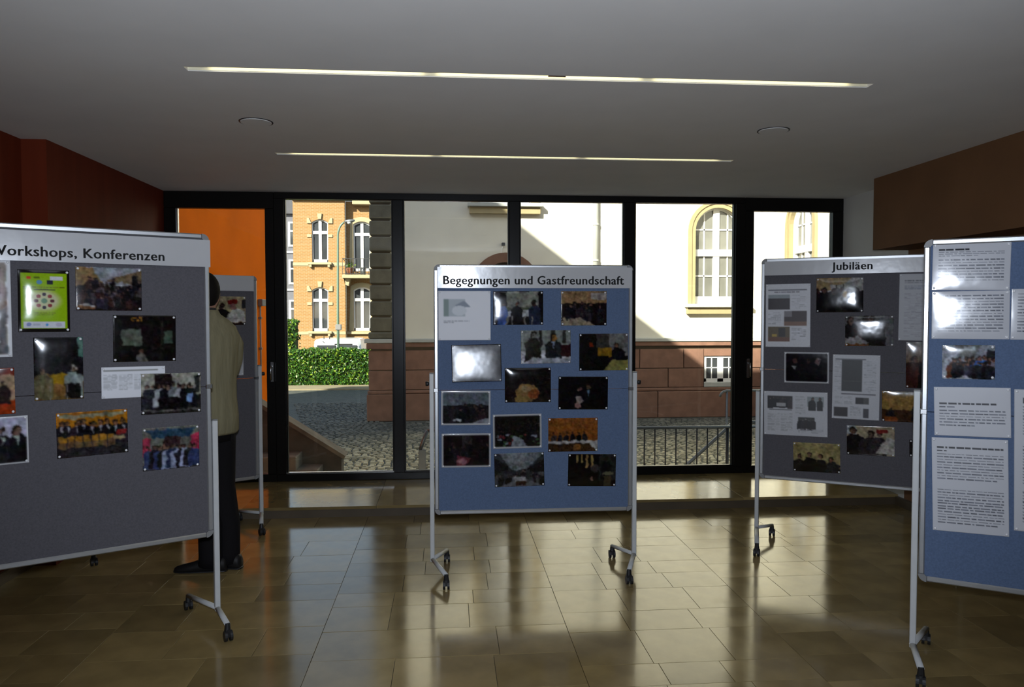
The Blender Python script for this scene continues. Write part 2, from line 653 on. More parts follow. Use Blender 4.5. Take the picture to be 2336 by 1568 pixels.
w1 = sempty('window_1')
bar(-1.53, 2.75, ZT, ZC, 'top_rail', w1)
bar(-1.53, 2.75, HS, ZB, 'bottom_rail', w1)
MULL = [(-1.53, -1.445), (-0.494, -0.40), (0.552, 0.648), (1.613, 1.711), (2.659, 2.75)]
for a, b in MULL:
    bar(a, b, ZB, ZT, 'mullion', w1, -0.012, 0.08)
for i in range(4):
    a, b = MULL[i][1], MULL[i + 1][0]
    for q in ((a, a + 0.012), (b - 0.012, b)):
        MB().box(q[0], q[1], YW + 0.02, YW + 0.06, ZB, ZT).build('glazing_bead', M_frame, w1)
    MB().box(a, b, YW + 0.015, YW + 0.05, ZB, ZB + 0.012).build('glazing_bead', M_chrome if i == 0 else M_frame, w1)
    MB().box(a + 0.001, b - 0.001, YW + 0.036, YW + 0.044, ZB + 0.001, ZT - 0.001).build('pane', M_glass, w1)
for k, (x0, x1, ia, ib, hx) in enumerate([(XL, -1.53, -2.367, -1.608, -1.56), (2.75, XR, 2.836, 3.598, 2.79)]):
    d = sempty('door_%d' % (k + 1))
    zt = 2.512 if k == 0 else 2.535
    zb = 0.155
    bar(x0, x1, zt, ZC, 'top_rail', d)
    bar(x0, x1, HS, zb, 'bottom_rail', d)
    bar(x0, ia, zb, zt, 'stile', d)
    bar(ib, x1, zb, zt, 'stile', d)
    MB().box(ia, ib, YW + 0.036, YW + 0.044, zb, zt).build('pane', M_glass, d)
    if k == 0:
        MB().box(ia, ia + 0.012, YW + 0.02, YW + 0.05, zb, zt).build('glazing_bead', M_chrome, d)
    h = MB().bbox(hx - 0.014, hx + 0.014, YW - 0.008, YW, 0.98, 1.16, 0.003)
    h.build('handle_plate', M_chrome, d)
    s = -1 if k == 0 else 1
    MB().tube([(hx, YW - 0.005, 1.12), (hx, YW - 0.05, 1.12), (hx, YW - 0.055, 1.10), (hx, YW - 0.055, 1.0)], 0.008, 8).build('handle', M_chrome, d, True)

# ================================================================== our building outside: garden wall, upper storeys
struct(MB().box(XL - 0.35, XL, YW + 0.09, 11.25, -1.2, 3.6).build('wall_garden', M_orange))
wbx = thing('wall_box', 'small grey box with a thin conduit on the orange wall outside', 'wall box', (XL, 10.22, 1.74))
MB().bbox(0.0, 0.06, -0.10, 0.10, -0.045, 0.045, 0.006).build('box', M_plast, wbx)
MB().tube([(0.02, -0.06, -0.045), (0.02, -0.06, -0.85)], 0.012, 8).build('conduit', M_ledge, wbx, True)
for zc in (-0.2, -0.6):
    MB().bbox(0.0, 0.04, -0.085, -0.035, zc - 0.015, zc + 0.015, 0.004).build('clamp', M_plast, wbx)
prof = [(-42, 13.0), (-19.7, 13.0), (-19.6, 14.6), (-9.2, 14.9), (-7.2, 13.06), (-2.0, 9.09), (13.0, 9.09), (13.0, 3.05), (-42, 3.05)]
struct(MB().prism(prof, -4.0, 7.3).build('roof_upper_storeys', M_roof))

# ================================================================== outdoors: ground
GZ = -1.15
struct(MB().box(-45, 45, 7.2, 90, GZ - 0.3, GZ - 0.025).build('ground', M_ground))
struct(MB().box(XL, 6.5, YW + 0.08, 9.05, GZ - 0.1, -0.72).build('terrace', M_conc))
struct(MB().box(-12, -2.2, 28.4, 30.0, GZ - 0.05, GZ + 0.02).build('pavement_strip', M_pave))


def cobbles():
    r = np.random.default_rng(5)
    V, Fc = [], []
    n = 0
    y = 10.6
    while y < 24:
        h = 0.125
        x0 = -1.0 - (y - 9) * 0.26 if y > 19.6 else max(-4.8, -0.4 - (y - 6) * 0.30)
        x1 = 8.6 if y < 19.6 else -1.9
        x = x0 + r.uniform(0, 0.1)
        while x < x1:
            w = 0.115 + r.uniform(0, 0.06)
            g = 0.012
            z = GZ + r.uniform(-0.008, 0.008)
            j = r.uniform(-0.008, 0.008, 8)
            b = 0.018
            V += [(x + g + j[0], y + g + j[1], GZ - 0.04), (x + w - g + j[2], y + g + j[3], GZ - 0.04), (x + w - g + j[4], y + h - g + j[5], GZ - 0.04), (x + g + j[6], y + h - g + j[7], GZ - 0.04),
                  (x + g + b, y + g + b, z), (x + w - g - b, y + g + b, z), (x + w - g - b, y + h - g - b, z), (x + g + b, y + h - g - b, z)]
            Fc += [(n + 4, n + 5, n + 6, n + 7), (n, n + 1, n + 5, n + 4), (n + 1, n + 2, n + 6, n + 5), (n + 2, n + 3, n + 7, n + 6), (n + 3, n, n + 4, n + 7)]
            n += 8
            x += w
        y += h
    me = bpy.data.meshes.new('cobblestones')
    me.from_pydata(V, [], Fc)
    me.update()
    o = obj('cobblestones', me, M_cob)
    o['kind'] = 'stuff'
    return tag(o, 'grey cobblestones paving the yard outside the glass', 'cobblestones')


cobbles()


# ================================================================== facades: walls with arched openings
def arch_z(o, s):
    c, hw, zb, zs, rise = o
    u = min(1.0, abs(s - c) / hw)
    if rise >= hw * 0.99:
        return zs + rise * math.sqrt(max(0.0, 1 - u * u))
    R = (hw * hw + rise * rise) / (2 * rise)
    return zs + math.sqrt(max(0.0, R * R - (u * hw) ** 2)) - (R - rise)


def outline(o, n=18, grow=0.0):
    """points up the left jamb, over the arch and down the right one"""
    c, hw, zb, zs, rise = o
    pts = [(c - hw - grow, zb)]
    if rise >= hw * 0.99:
        for i in range(n + 1):
            a = math.pi - math.pi * i / n
            pts.append((c + (hw + grow) * math.cos(a), zs + (rise + grow) * math.sin(a)))
    else:
        R = (hw * hw + rise * rise) / (2 * rise)
        cz = zs + rise - R
        a0 = math.asin(min(1, hw / R))
        for i in range(n + 1):
            a = -a0 + 2 * a0 * i / n
            pts.append((c + (R + grow) * math.sin(a), cz + (R + grow) * math.cos(a)))
    pts.append((c + hw + grow, zb))
    return pts


def wall_open(s0, s1, z0, z1, ops, depth=0.2, thick=0.4, n=18):
    """wall in (s, z), front face at y=0, openings with reveals"""
    mb = MB()
    br = {s0, s1}
    for o in ops:
        c, hw = o[0], o[1]
        for i in range(n + 1):
            br.add(c - hw * math.cos(math.pi * i / n))
    br = sorted(b for b in br if s0 - 1e-6 <= b <= s1 + 1e-6)
    for a, b in zip(br[:-1], br[1:]):
        if b - a < 1e-5:
            continue
        m = (a + b) / 2
        cov = sorted([o for o in ops if abs(m - o[0]) < o[1]], key=lambda o: o[2])
        la, lb = z0, z0
        for o in cov:
            mb.add([(a, 0, la), (b, 0, lb), (b, 0, o[2]), (a, 0, o[2])], [(0, 1, 2, 3)])
            la, lb = arch_z(o, a), arch_z(o, b)
        mb.add([(a, 0, la), (b, 0, lb), (b, 0, z1), (a, 0, z1)], [(0, 1, 2, 3)])
    for o in ops:
        pts = outline(o, n)
        for p, q in zip(pts, pts[1:] + pts[:1]):
            mb.add([(p[0], 0, p[1]), (q[0], 0, q[1]), (q[0], depth, q[1]), (p[0], depth, p[1])], [(0, 1, 2, 3)])
    mb.add([(s0, 0, z0), (s0, thick, z0), (s0, thick, z1), (s0, 0, z1)], [(0, 1, 2, 3)])
    mb.add([(s1, 0, z0), (s1, thick, z0), (s1, thick, z1), (s1, 0, z1)], [(0, 1, 2, 3)])
    mb.add([(s0, 0, z1), (s1, 0, z1), (s1, thick, z1), (s0, thick, z1)], [(0, 1, 2, 3)])
    return mb


def arch_strip(o, grow0, grow1, y0, y1, n=18, close=True):
    """band following an opening (surround or frame) between two offsets"""
    A, B = outline(o, n, grow0), outline(o, n, grow1)
    if close:
        A[0] = (A[0][0], o[2]); A[-1] = (A[-1][0], o[2])
    mb = MB()
    for i in range(len(A) - 1):
        a, b, c, d = A[i], A[i + 1], B[i + 1], B[i]
        v = [(a[0], y0, a[1]), (b[0], y0, b[1]), (c[0], y0, c[1]), (d[0], y0, d[1]), (a[0], y1, a[1]), (b[0], y1, b[1]), (c[0], y1, c[1]), (d[0], y1, d[1])]
        f = [(0, 1, 2, 3), (4, 7, 6, 5), (0, 4, 5, 1), (2, 6, 7, 3)]
        if i == 0:
            f.append((0, 3, 7, 4))
        if i == len(A) - 2:
            f.append((1, 5, 6, 2))
        mb.add(v, f)
    return mb


def pane_fill(o, s0, s1, z0, z1, y, n=8):
    """glass between s0..s1, z0..z1, clipped by the arch"""
    mb = MB()
    for i in range(n):
        a, b = s0 + (s1 - s0) * i / n, s0 + (s1 - s0) * (i + 1) / n
        ta, tb = min(z1, arch_z(o, a)), min(z1, arch_z(o, b))
        if max(ta, tb) <= z0:
            continue
        ta, tb = max(ta, z0), max(tb, z0)
        mb.add([(a, y, z0), (b, y, z0), (b, y, tb), (a, y, ta), (a, y + 0.01, z0), (b, y + 0.01, z0), (b, y + 0.01, tb), (a, y + 0.01, ta)],
               [(0, 1, 2, 3), (4, 7, 6, 5), (0, 3, 7, 4), (1, 5, 6, 2), (0, 4, 5, 1), (3, 2, 6, 7)])
    return mb


def arched_window(parent, o, yf, frame=0.07, mull=0.06, tz=None, th=0.09, bars_z=(), bar_s=(), botr=0.2, M=None, gm=None):
    """white timber window in an arched opening; yf depth of frame; returns the window part"""
    c, hw, zb, zs, rise = o

    def bld(mb, name, m, par):
        if M is not None:
            mb.xf(M)
        return mb.build(name, m, par)
    w = bld(arch_strip(o, -frame, 0.0, yf, yf + 0.07), 'window', M_wp, parent)
    top = arch_z(o, c)
    bld(MB().box(c - mull, c + mull, yf - 0.015, yf + 0.07, zb, top - frame * 0.5), 'centre_mullion', M_wp, w)
    bld(MB().box(c - hw + frame * 0.3, c + hw - frame * 0.3, yf, yf + 0.08, zb, zb + botr), 'bottom_rail', M_wp, w)
    if tz:
        bld(MB().box(c - hw + frame * 0.3, c + hw - frame * 0.3, yf - 0.03, yf + 0.07, tz - th, tz + th), 'transom', M_wp, w)
    for z in bars_z:
        bld(MB().box(c - hw + frame * 0.5, c + hw - frame * 0.5, yf + 0.02, yf + 0.06, z - 0.018, z + 0.018), 'glazing_bar', M_wp, w)
    for s in bar_s:
        for q in (-s, s):
            bld(MB().box(c + q - 0.018, c + q + 0.018, yf + 0.02, yf + 0.06, zb + botr, arch_z(o, c + q) - frame * 0.5), 'glazing_bar', M_wp, w)
    for a, b in ((c - hw + 0.01, c), (c, c + hw - 0.01)):
        for z0, z1 in (((zb + 0.02, tz), (tz, top)) if tz else ((zb + 0.02, top),)):
            bld(pane_fill(o, a, b, z0, z1, yf + 0.045), 'pane', gm or M_dglass, w)
    return w


# ---- white building with red sandstone base
FY = 20.0
wb = thing('white_building', 'large white building with red sandstone base and arched windows', 'building', (0, FY, 0))
oA = (7.238, 0.63, 1.88, 3.83, 0.63)
oU = (1.49, 0.70, 4.50, 6.40, 0.70)
oD = (1.503, 0.66, -1.15, 2.309, 0.66)
oBs = (7.32, 0.42, -0.22, 0.45, 0.001)
wall_open(-1.9, 9.0, 0.86, 9.0, [oA, oU, (1.503, 0.66, 0.86, 2.309, 0.66)], 0.22).build('plaster_wall', M_fac, wb)
# wing at right angles: local s runs towards the viewer
WX = 8.9
MW = Matrix(((0, 1, 0, WX), (-1, 0, 0, 0), (0, 0, 1, 0), (0, 0, 0, 1)))   # (s, d, z) -> (WX + d, -s, z)
oW = (1.44, 0.63, 1.88, 3.83, 0.63)
wall_open(0.0, 8.0, 0.86, 9.0, [oW], 0.22).xf(MW).build('wing_wall', M_fac, wb)
for o, MM in ((oA, None), (oU, None), (oW, MW)):
    def B(mb, name, m, MM=MM):
        if MM is not None:
            mb.xf(MM)
        return mb.build(name, m, wb)
    c, hw, zb, zs, rise = o
    B(arch_strip(o, -0.005, 0.10, -0.05, 0.06), 'surround', M_tan)
    B(arch_strip(o, 0.10, 0.19, -0.08, 0.02), 'surround', M_tan)
    sw = hw + 0.28
    B(MB().bbox(c - sw, c + sw, -0.24, 0.06, zb - 0.10, zb - 0.005, 0.01), 'sill_cap', M_ledge)
    B(MB().bbox(c - sw + 0.05, c + sw - 0.05, -0.15, 0.02, zb - 0.28, zb - 0.10, 0.01), 'sill', M_tan)
    arched_window(wb, o, 0.13, 0.05, 0.085, tz=zb + 1.375, th=0.09, bars_z=(zb + 0.755, zb + 2.0), bar_s=(0.325,), botr=0.2, M=MM, gm=M_pane2)
# door with sandstone arch
arch_strip(oD, 0.0, 0.25, -0.10, 0.06).build('door_arch', M_sand, wb)
dl = MB()
dw = pane_fill(oD, oD[0] - 0.66, oD[0] + 0.66, -1.15, 3.0, 0.16, 16).build('door_leaf', M_door, wb)
for i in range(5):
    c = oD[0] - 0.5 + i * 0.25
    MB().box(c - 0.1, c + 0.1, 0.13, 0.16, -1.05, 2.25).build('plank', M_door, dw)
MB().tube([(1.446, -0.02, 3.44), (1.40, -0.05, 3.30), (1.385, -0.05, 3.14), (1.40, -0.05, 3.06), (1.45, -0.05, 3.02), (1.50, -0.05, 3.02), (1.498, -0.05, 3.14)], 0.012, 6).build('cable', M_wp, wb)
MB().bbox(1.40, 1.49, -0.08, 0.0, 3.40, 3.48, 0.01).build('lamp_bracket', M_dark, wb)
# downpipe with brackets
MB().tube([(3.9, -0.07, 0.96), (3.9, -0.07, 9.0)], 0.075, 12).build('downpipe', M_ledge, wb, True)
for z in (3.0, 3.95, 1.6):
    MB().tube([(3.9, -0.07, z), (3.9, -0.07, z + 0.05)], 0.088, 12).build('pipe_bracket', M_ledge, wb)
# ledge and plinth
for x0, x1 in ((-1.35, 0.55), (2.46, 8.9)):
    MB().bbox(x0, x1, -0.17, 0.1, 0.868, 0.962, 0.012).build('ledge', M_ledge, wb)
    MB().bbox(x0, x1, -0.13, 0.1, 0.755, 0.866, 0.006).build('band', M_sand, wb)
    MB().box(x0, x1, -0.02, 0.2, -1.2, 0.755).build('plinth_core', M_riser, wb)
rgp = random.Random(11)


def course(z0, z1, segs, y0, lens):
    for a, b in segs:
        x = a
        while x < b - 0.02:
            w = min(rgp.uniform(*lens), b - x)
            if b - (x + w) < 0.3:
                w = b - x
            MB().bbox(x + 0.010, x + w - 0.010, y0, 0.0, z0, z1, 0.012).build('block', M_sand, wb)
            x += w


BW = (6.86, 7.78)
course(0.155, 0.665, [(-1.35, 0.55), (2.46, BW[0]), (BW[1], 8.9)], -0.09, (0.9, 1.5))
course(-0.365, 0.137, [(-1.35, 0.55), (2.46, BW[0]), (BW[1], 8.9)], -0.09, (0.9, 1.5))
course(-1.17, -0.47, [(-1.35, 0.55), (2.46, 8.9)], -0.16, (1.2, 1.9))
MB().bbox(BW[0], BW[1], -0.09, 0.0, 0.47, 0.665, 0.01).build('block', M_sand, wb)
MB().bbox(BW[0], BW[1], -0.11, 0.0, -0.365, -0.235, 0.01).build('block', M_ledge, wb)
for x0, x1 in ((-1.35, 0.55), (2.46, 8.9)):
    MB().bbox(x0, x1, -0.13, 0.0, -0.46, -0.375, 0.02).build('base_moulding', M_sand, wb)
# plinth of the wing
MB().box(0.0, 8.0, 0.0, 0.3, -1.2, 0.87).xf(MW).build('plinth_core', M_riser, wb)
MB().bbox(0.0, 8.0, -0.17, 0.1, 0.868, 0.962, 0.012).xf(MW).build('ledge', M_ledge, wb)
MB().bbox(0.0, 8.0, -0.13, 0.1, 0.755, 0.866, 0.006).xf(MW).build('band', M_sand, wb)
for z0, z1, y0 in ((0.155, 0.665, -0.09), (-0.365, 0.137, -0.09), (-1.17, -0.47, -0.16)):
    q = 0.15
    while q < 7.9:
        w = min(rgp.uniform(1.0, 1.6), 8.0 - q)
        MB().bbox(q + 0.01, q + w - 0.01, y0, 0.0, z0, z1, 0.012).xf(MW).build('block', M_sand, wb)
        q += w
MB().bbox(0.15, 8.0, -0.13, 0.0, -0.46, -0.375, 0.02).xf(MW).build('base_moulding', M_sand, wb)
# basement window
bwn = MB().box(6.88, 7.76, -0.045, -0.005, 0.42, 0.468)
for a, b in ((6.88, 6.93), (7.71, 7.76), (7.24, 7.40)):
    bwn.box(a, b, -0.05, -0.005, -0.23, 0.468)
bwn.box(6.88, 7.76, -0.05, -0.005, -0.235, -0.14)
bwn = bwn.build('window', M_wp, wb)
for a in (7.08, 7.56):
    MB().box(a - 0.013, a + 0.013, -0.045, -0.02, -0.15, 0.43).build('glazing_bar', M_wp, bwn)
MB().box(6.9, 7.74, -0.045, -0.02, 0.14, 0.165).build('glazing_bar', M_wp, bwn)
for a, b in ((6.93, 7.24), (7.40, 7.71)):
    MB().box(a, b, -0.03, -0.021, -0.15, 0.43).build('pane', M_dglass, bwn)
# rusticated corner pier
z = 1.12
while z < 8.6:
    MB().bbox(-2.02, -1.45, -0.14, 0.25, z + 0.025, z + 0.405, 0.03).build('quoin', M_quoin, wb)
    z += 0.415
MB().box(-1.97, -1.5, -0.08, 0.25, 1.0, 8.8).build('pier_core', M_riser, wb)
MB().bbox(-2.06, -1.36, -0.19, 0.2, 0.97, 1.14, 0.03).build('pier_foot', M_quoin, wb)
MB().bbox(-2.16, -1.36, -0.24, 0.2, 0.86, 0.965, 0.012).build('ledge', M_ledge, wb)
for z0, z1, g in ((0.70, 0.855, 0.05), (0.155, 0.665, 0.0), (-0.365, 0.137, 0.0), (-0.46, -0.375, 0.03), (-1.17, -0.47, 0.05)):
    MB().bbox(-2.06 - g, -1.36 + g * 0.2, -0.18 - g, 0.2, z0, z1, 0.015).build('block', M_sand, wb)
MB().box(-2.0, -1.4, -0.12, 0.2, -1.2, 0.86).build('pier_core', M_riser, wb)

# ---- yellow brick house far left
bb = thing('brick_house', 'sunlit yellow brick house with cream stone window trims and a balcony', 'building', (0, 45, 0))
o1 = (-7.40, 0.46, 4.67, 6.98, 0.17)
o2 = (-7.425, 0.46, 0.67, 3.05, 0.17)
o3 = (-5.07, 0.50, 4.2, 6.95, 0.17)
o4 = (-5.09, 0.50, 0.67, 3.10, 0.17)
wall_open(-8.93, -5.98, -1.2, 8.45, [o1, o2], 0.20).build('brick_wall', M_brick, bb)
TB = Matrix.Translation((0, 0.6, 0))
wall_open(-6.0, -2.5, -1.2, 8.3, [o3, o4], 0.20).xf(TB).build('brick_wall', M_brick, bb)
MB().bbox(-9.0, -5.9, -0.22, 0.2, 8.25, 9.4, 0.03).build('cornice', M_cream, bb)
MB().bbox(-5.55, -2.5, 0.05, 0.8, 8.05, 9.4, 0.03).build('cornice', M_cream, bb)
MB().prism([(-9.2, 9.4), (-2.4, 9.4), (-3.5, 10.2), (-8.0, 10.2)], -0.1, 8).build('roof', M_slate, bb)
for o, dy in ((o1, 0), (o2, 0)):
    c, hw, zb, zs, rise = o
    zt = zs + rise
    MB().prism([(c - 0.09, zt + 0.02), (c + 0.09, zt + 0.02), (c + 0.13, zt + 0.34), (c - 0.13, zt + 0.34)], -0.10, 0.02).build('keystone', M_cream, bb)
    for s in (-1, 1):
        MB().prism([(c + s * 0.47, zs - 0.06), (c + s * 0.73, zs - 0.06), (c + s * 0.73, zs + 0.26), (c + s * 0.62, zs + 0.26)], -0.07, 0.02).build('impost_stone', M_cream, bb)
        MB().bbox(c + s * 0.6 - 0.13, c + s * 0.6 + 0.13, -0.05, 0.02, zs - 0.86, zs - 0.70, 0.01).build('stone', M_cream, bb)
        MB().bbox(c + s * 0.52 - 0.07, c + s * 0.52 + 0.07, -0.2, 0.02, zb - 0.30, zb - 0.14, 0.02).build('sill_bracket', M_cream, bb)
    MB().bbox(c - 0.68, c + 0.68, -0.22, 0.15, zb - 0.14, zb, 0.015).build('sill', M_cream, bb)
    MB().bbox(-8.95, -5.97, -0.03, 0.02, zb - 0.20, zb - 0.02, 0.006).build('string_course', M_cream, bb)
    arched_window(bb, o, 0.12, 0.075, 0.085, tz=zs - 0.58, th=0.085, botr=0.17)
for o in (o3, o4):
    arch_strip(o, 0.0, 0.26, -0.05, 0.02).xf(TB).build('surround', M_cream, bb)
    arched_window(bb, o, 0.12, 0.09, 0.085, tz=o[3] - 0.58, th=0.085, botr=0.17, M=TB)
MB().bbox(-6.0, -2.6, 0.4, 0.62, 0.48, 0.64, 0.01).build('string_course', M_cream, bb)
MB().bbox(-6.12, -2.8, -0.30, 0.6, 3.74, 3.95, 0.02).build('balcony_slab', M_cream, bb)
MB().prism([(-6.0, 3.4), (-5.8, 3.3), (-5.7, 3.74), (-6.05, 3.74)], 0.0, 0.6).build('balcony_bracket', M_cream, bb)
br = MB().box(-6.1, -2.8, -0.28, -0.25, 4.86, 4.90).box(-6.1, -2.8, -0.28, -0.25, 4.0, 4.03)
br.build('balcony_rail', M_dark, bb)
x = -6.1
while x < -3.9:
    MB().box(x, x + 0.022, -0.275, -0.255, 3.95, 4.88).build('balcony_bar', M_dark, bb)
    MB().tube([(x + 0.02, -0.265, 4.25), (x + 0.08, -0.265, 4.35), (x + 0.13, -0.265, 4.25)], 0.01, 4).build('balcony_scroll', M_dark, bb)
    x += 0.15
MB().box(-6.1, -6.08, -0.28, 0.55, 4.86, 4.90).build('balcony_rail', M_dark, bb)
pot = thing('plant_pot', 'terracotta plant pot with greenery on the balcony of the brick house', 'plant pot', (-5.72, 44.93, 3.952))
MB().tube([(0, 0, 0), (0, 0, 0.38), (0, 0, 0.40)], [0.13, 0.20, 0.20], 14).build('pot', M_terra, pot, True)
rl = random.Random(2)
lf = MB()
for i in range(60):
    p = Vector((rl.gauss(0, 0.12), rl.gauss(0, 0.1), 0.45 + abs(rl.gauss(0, 0.16))))
    a, b = Vector((rl.gauss(0, 1), rl.gauss(0, 1), rl.gauss(0, 1))).normalized() * 0.07, Vector((rl.gauss(0, 1), rl.gauss(0, 1), rl.gauss(0, 1))).normalized() * 0.05
    lf.add([p - a, p + b, p + a, p - b], [(0, 1, 2, 3)])
lf.build('foliage', M_leaf, pot)
pot2 = thing('metal_bucket', 'pale metal bucket on the balcony of the brick house', 'bucket', (-4.95, 44.93, 3.952))
MB().tube([(0, 0, 0), (0, 0, 0.42)], [0.14, 0.18], 14).build('body', M_steel, pot2, True)
MB().tube([(0, 0, 0.40), (0, 0, 0.43)], 0.19, 14).build('rim', M_steel, pot2)

# ---- grey house behind
gh = thing('grey_house', 'narrow glimpse of a grey slate house left of the brick house', 'building', (-12.6, 60, 0))
MB().box(-3.0, 2.4, 0, 6, -1.3, 9.4).build('wall', M_hgrey, gh)
MB().prism([(-3.2, 9.4), (2.6, 9.4), (-0.3, 12.2)], -0.3, 6.3).build('roof', M_slate, gh)
for z in (0.9, 4.0, 6.9):
    w = MB().box(0.35, 1.25, -0.08, 0.0, z, z + 1.9).build('window', M_wp, gh)
    MB().box(0.5, 1.1, -0.1, -0.079, z + 0.15, z + 1.15).build('pane', M_dglass, w)
    MB().box(0.5, 1.1, -0.1, -0.079, z + 1.28, z + 1.78).build('pane', M_dglass, w)
    MB().box(-2.8, 2.2, -0.1, 0.0, z - 0.5, z - 0.35).build('string_course', M_wp, gh)


# ---- hedge and shrub
def leafy(name, label, cat, x0, x1, y0, y1, z0, z1, n, size, seed, grp=None):
    t = thing(name, label, cat, ((x0 + x1) / 2, (y0 + y1) / 2, z0), 0, grp)
    W, D, H = (x1 - x0) / 2, (y1 - y0) / 2, z1 - z0
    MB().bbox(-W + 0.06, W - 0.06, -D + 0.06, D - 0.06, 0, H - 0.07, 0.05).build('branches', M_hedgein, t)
    r = np.random.default_rng(seed)
    V = np.empty((n, 4, 3))
    face = r.choice(3, n, p=[0.62, 0.30, 0.08])
    px = r.uniform(-W, W, n)
    py = np.where(face == 0, -D, r.uniform(-D, D, n))
    pz = np.where(face == 1, H, r.uniform(0.0, H, n))
    px = np.where(face == 2, np.sign(px) * W, px)
    P = np.stack([px, py, pz], 1) + r.normal(0, 0.035, (n, 3))
    P[:, 2] = np.clip(P[:, 2], 0.03, None) + 0.03 * np.sin(P[:, 0] * 5) * (face == 1)
    a = r.normal(0, 1, (n, 3)); a /= np.linalg.norm(a, axis=1)[:, None]
    b = np.cross(a, r.normal(0, 1, (n, 3))); b /= np.linalg.norm(b, axis=1)[:, None]
    s = r.uniform(0.6, 1.2, (n, 1)) * size
    V[:, 0] = P - a * s; V[:, 1] = P + b * s * 0.55; V[:, 2] = P + a * s; V[:, 3] = P - b * s * 0.55
    me = bpy.data.meshes.new('leaves')
    me.from_pydata(V.reshape(-1, 3).tolist(), [], [(4 * i, 4 * i + 1, 4 * i + 2, 4 * i + 3) for i in range(n)])
    me.update()
    o = obj('leaves', me, M_leaf, t)
    o['kind'] = 'stuff'
    return t


leafy('hedge', 'clipped sunlit green hedge in front of the white van', 'hedge', -9.5, -1.8, 30.1, 31.0, GZ, 0.20, 16000, 0.055, 4)
leafy('shrub', 'dark green shrub left of the brick house', 'shrub', -9.4, -7.85, 40.0, 41.0, GZ, 1.3, 1500, 0.09, 6)

# ---- street lamp
sl = thing('street_lamp', 'slim pale green street lamp with a curved arm before the brick house', 'street lamp', (-4.62, 32.4, GZ))
pp = [(0, 0, 0), (0.0, 0, 3.0), (0.03, 0, 5.85)]
for i in range(9):
    a = math.pi - math.pi * 0.42 * i / 8
    pp.append((0.38 + 0.35 * math.cos(a), 0, 6.02 + 0.62 * math.sin(a)))
MB().tube(pp, [0.062, 0.05] + [0.042] * (len(pp) - 2), 10).build('pole', M_green, sl, True)
hx, hz = pp[-1][0], pp[-1][2]
rings = []
for s, r in ((0, 0.03), (0.05, 0.085), (0.2, 0.125), (0.36, 0.11), (0.44, 0.05)):
    rings.append([(hx + s, 0.09 * math.cos(q) * r / 0.125, hz + 0.04 + s * 0.1 + 0.075 * math.sin(q) * r / 0.125) for q in [2 * math.pi * k / 12 for k in range(12)]])
MB().loft(rings).build('lamp_head', M_steel, sl, True)
MB().tube([(hx + 0.2, 0, hz + 0.02), (hx + 0.2, 0, hz - 0.06)], [0.09, 0.05], 12).build('lamp_glass', M_wp, sl, True)
MB().bbox(-0.10, 0.14, -0.09, 0.09, 2.12, 2.36, 0.02).build('control_box', M_plast, sl)

# ---- white van, its rear towards us
vn = thing('van', 'white van parked behind the hedge, only its roof showing', 'van', (-4.83, 33.5, GZ))
rings = []
for z, hw, y0 in ((0.28, 1.0, 0.0), (0.9, 1.06, -0.02), (1.25, 1.03, 0.06), (1.62, 0.99, 0.12), (1.69, 0.93, 0.2), (1.71, 0.7, 0.5)):
    y1 = 3.6 if z < 1 else 2.6 if z < 1.5 else 2.3
    c = 0.12
    rings.append([(-hw + c, y0, z), (hw - c, y0, z), (hw, y0 + c, z), (hw, y1 - c, z), (hw - c, y1, z), (-hw + c, y1, z), (-hw, y1 - c, z), (-hw, y0 + c, z)])
MB().loft(rings).build('body', M_van, vn)
MB().bbox(-0.86, -0.06, 0.02, 0.10, 1.02, 1.44, 0.02).build('rear_window', M_dglass, vn)
MB().bbox(0.06, 0.86, 0.02, 0.10, 1.02, 1.44, 0.02).build('rear_window', M_dglass, vn)
MB().bbox(-0.12, 0.66, 0.075, 0.13, 1.44, 1.50, 0.015).build('brake_light', M_dark, vn)
for s in (-1, 1):
    MB().bbox(s * 0.95 - 0.06, s * 0.95 + 0.06, -0.03, 0.05, 0.75, 1.1, 0.02).build('tail_light', mat('red_lens', (0.5, 0.02, 0.02), 0.2) if s < 0 else MATS['red_lens'], vn)
    for y in (0.75, 2.85):
        MB().tube([(s * 0.92, y, 0.32), (s * 1.05, y, 0.32)], 0.32, 18).build('wheel', M_black, vn)
MB().tube([(-0.74, 0.3, 1.50), (-0.62, 0.12, 1.60), (-0.50, 0.12, 1.50)], 0.022, 6).build('roof_rack_foot', M_dark, vn)
for x in (-0.6, -0.36):
    MB().tube([(x, 0.3, 1.70), (x, 0.3, 1.82)], 0.02, 6).build('roof_rack_post', M_dark, vn)

# ---- steps with sloping side wall beside the garden wall
st = thing('outdoor_steps', 'concrete steps with a sloping side wall beside the orange wall', 'steps', (-1.9, 9.3, GZ))
G = GZ
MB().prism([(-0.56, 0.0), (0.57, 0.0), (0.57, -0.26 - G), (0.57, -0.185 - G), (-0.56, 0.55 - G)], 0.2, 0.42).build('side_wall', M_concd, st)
n = Vector((0.73, 0, 1.13)).normalized()
cop = MB()
v0, v1 = Vector((-0.56, 0, 0.55 - G)), Vector((0.60, 0, -0.205 - G))
cop.add([v0 + Vector((0, 0.17, 0)), v1 + Vector((0, 0.17, 0)), v1 + Vector((0, 0.45, 0)), v0 + Vector((0, 0.45, 0)),
         v0 + Vector((0, 0.17, 0)) + n * 0.045, v1 + Vector((0, 0.17, 0)) + n * 0.045, v1 + Vector((0, 0.45, 0)) + n * 0.045, v0 + Vector((0, 0.45, 0)) + n * 0.045],
        [(0, 3, 2, 1), (4, 5, 6, 7), (0, 1, 5, 4), (1, 2, 6, 5), (2, 3, 7, 6), (3, 0, 4, 7)])
cop.build('coping', M_conc, st)
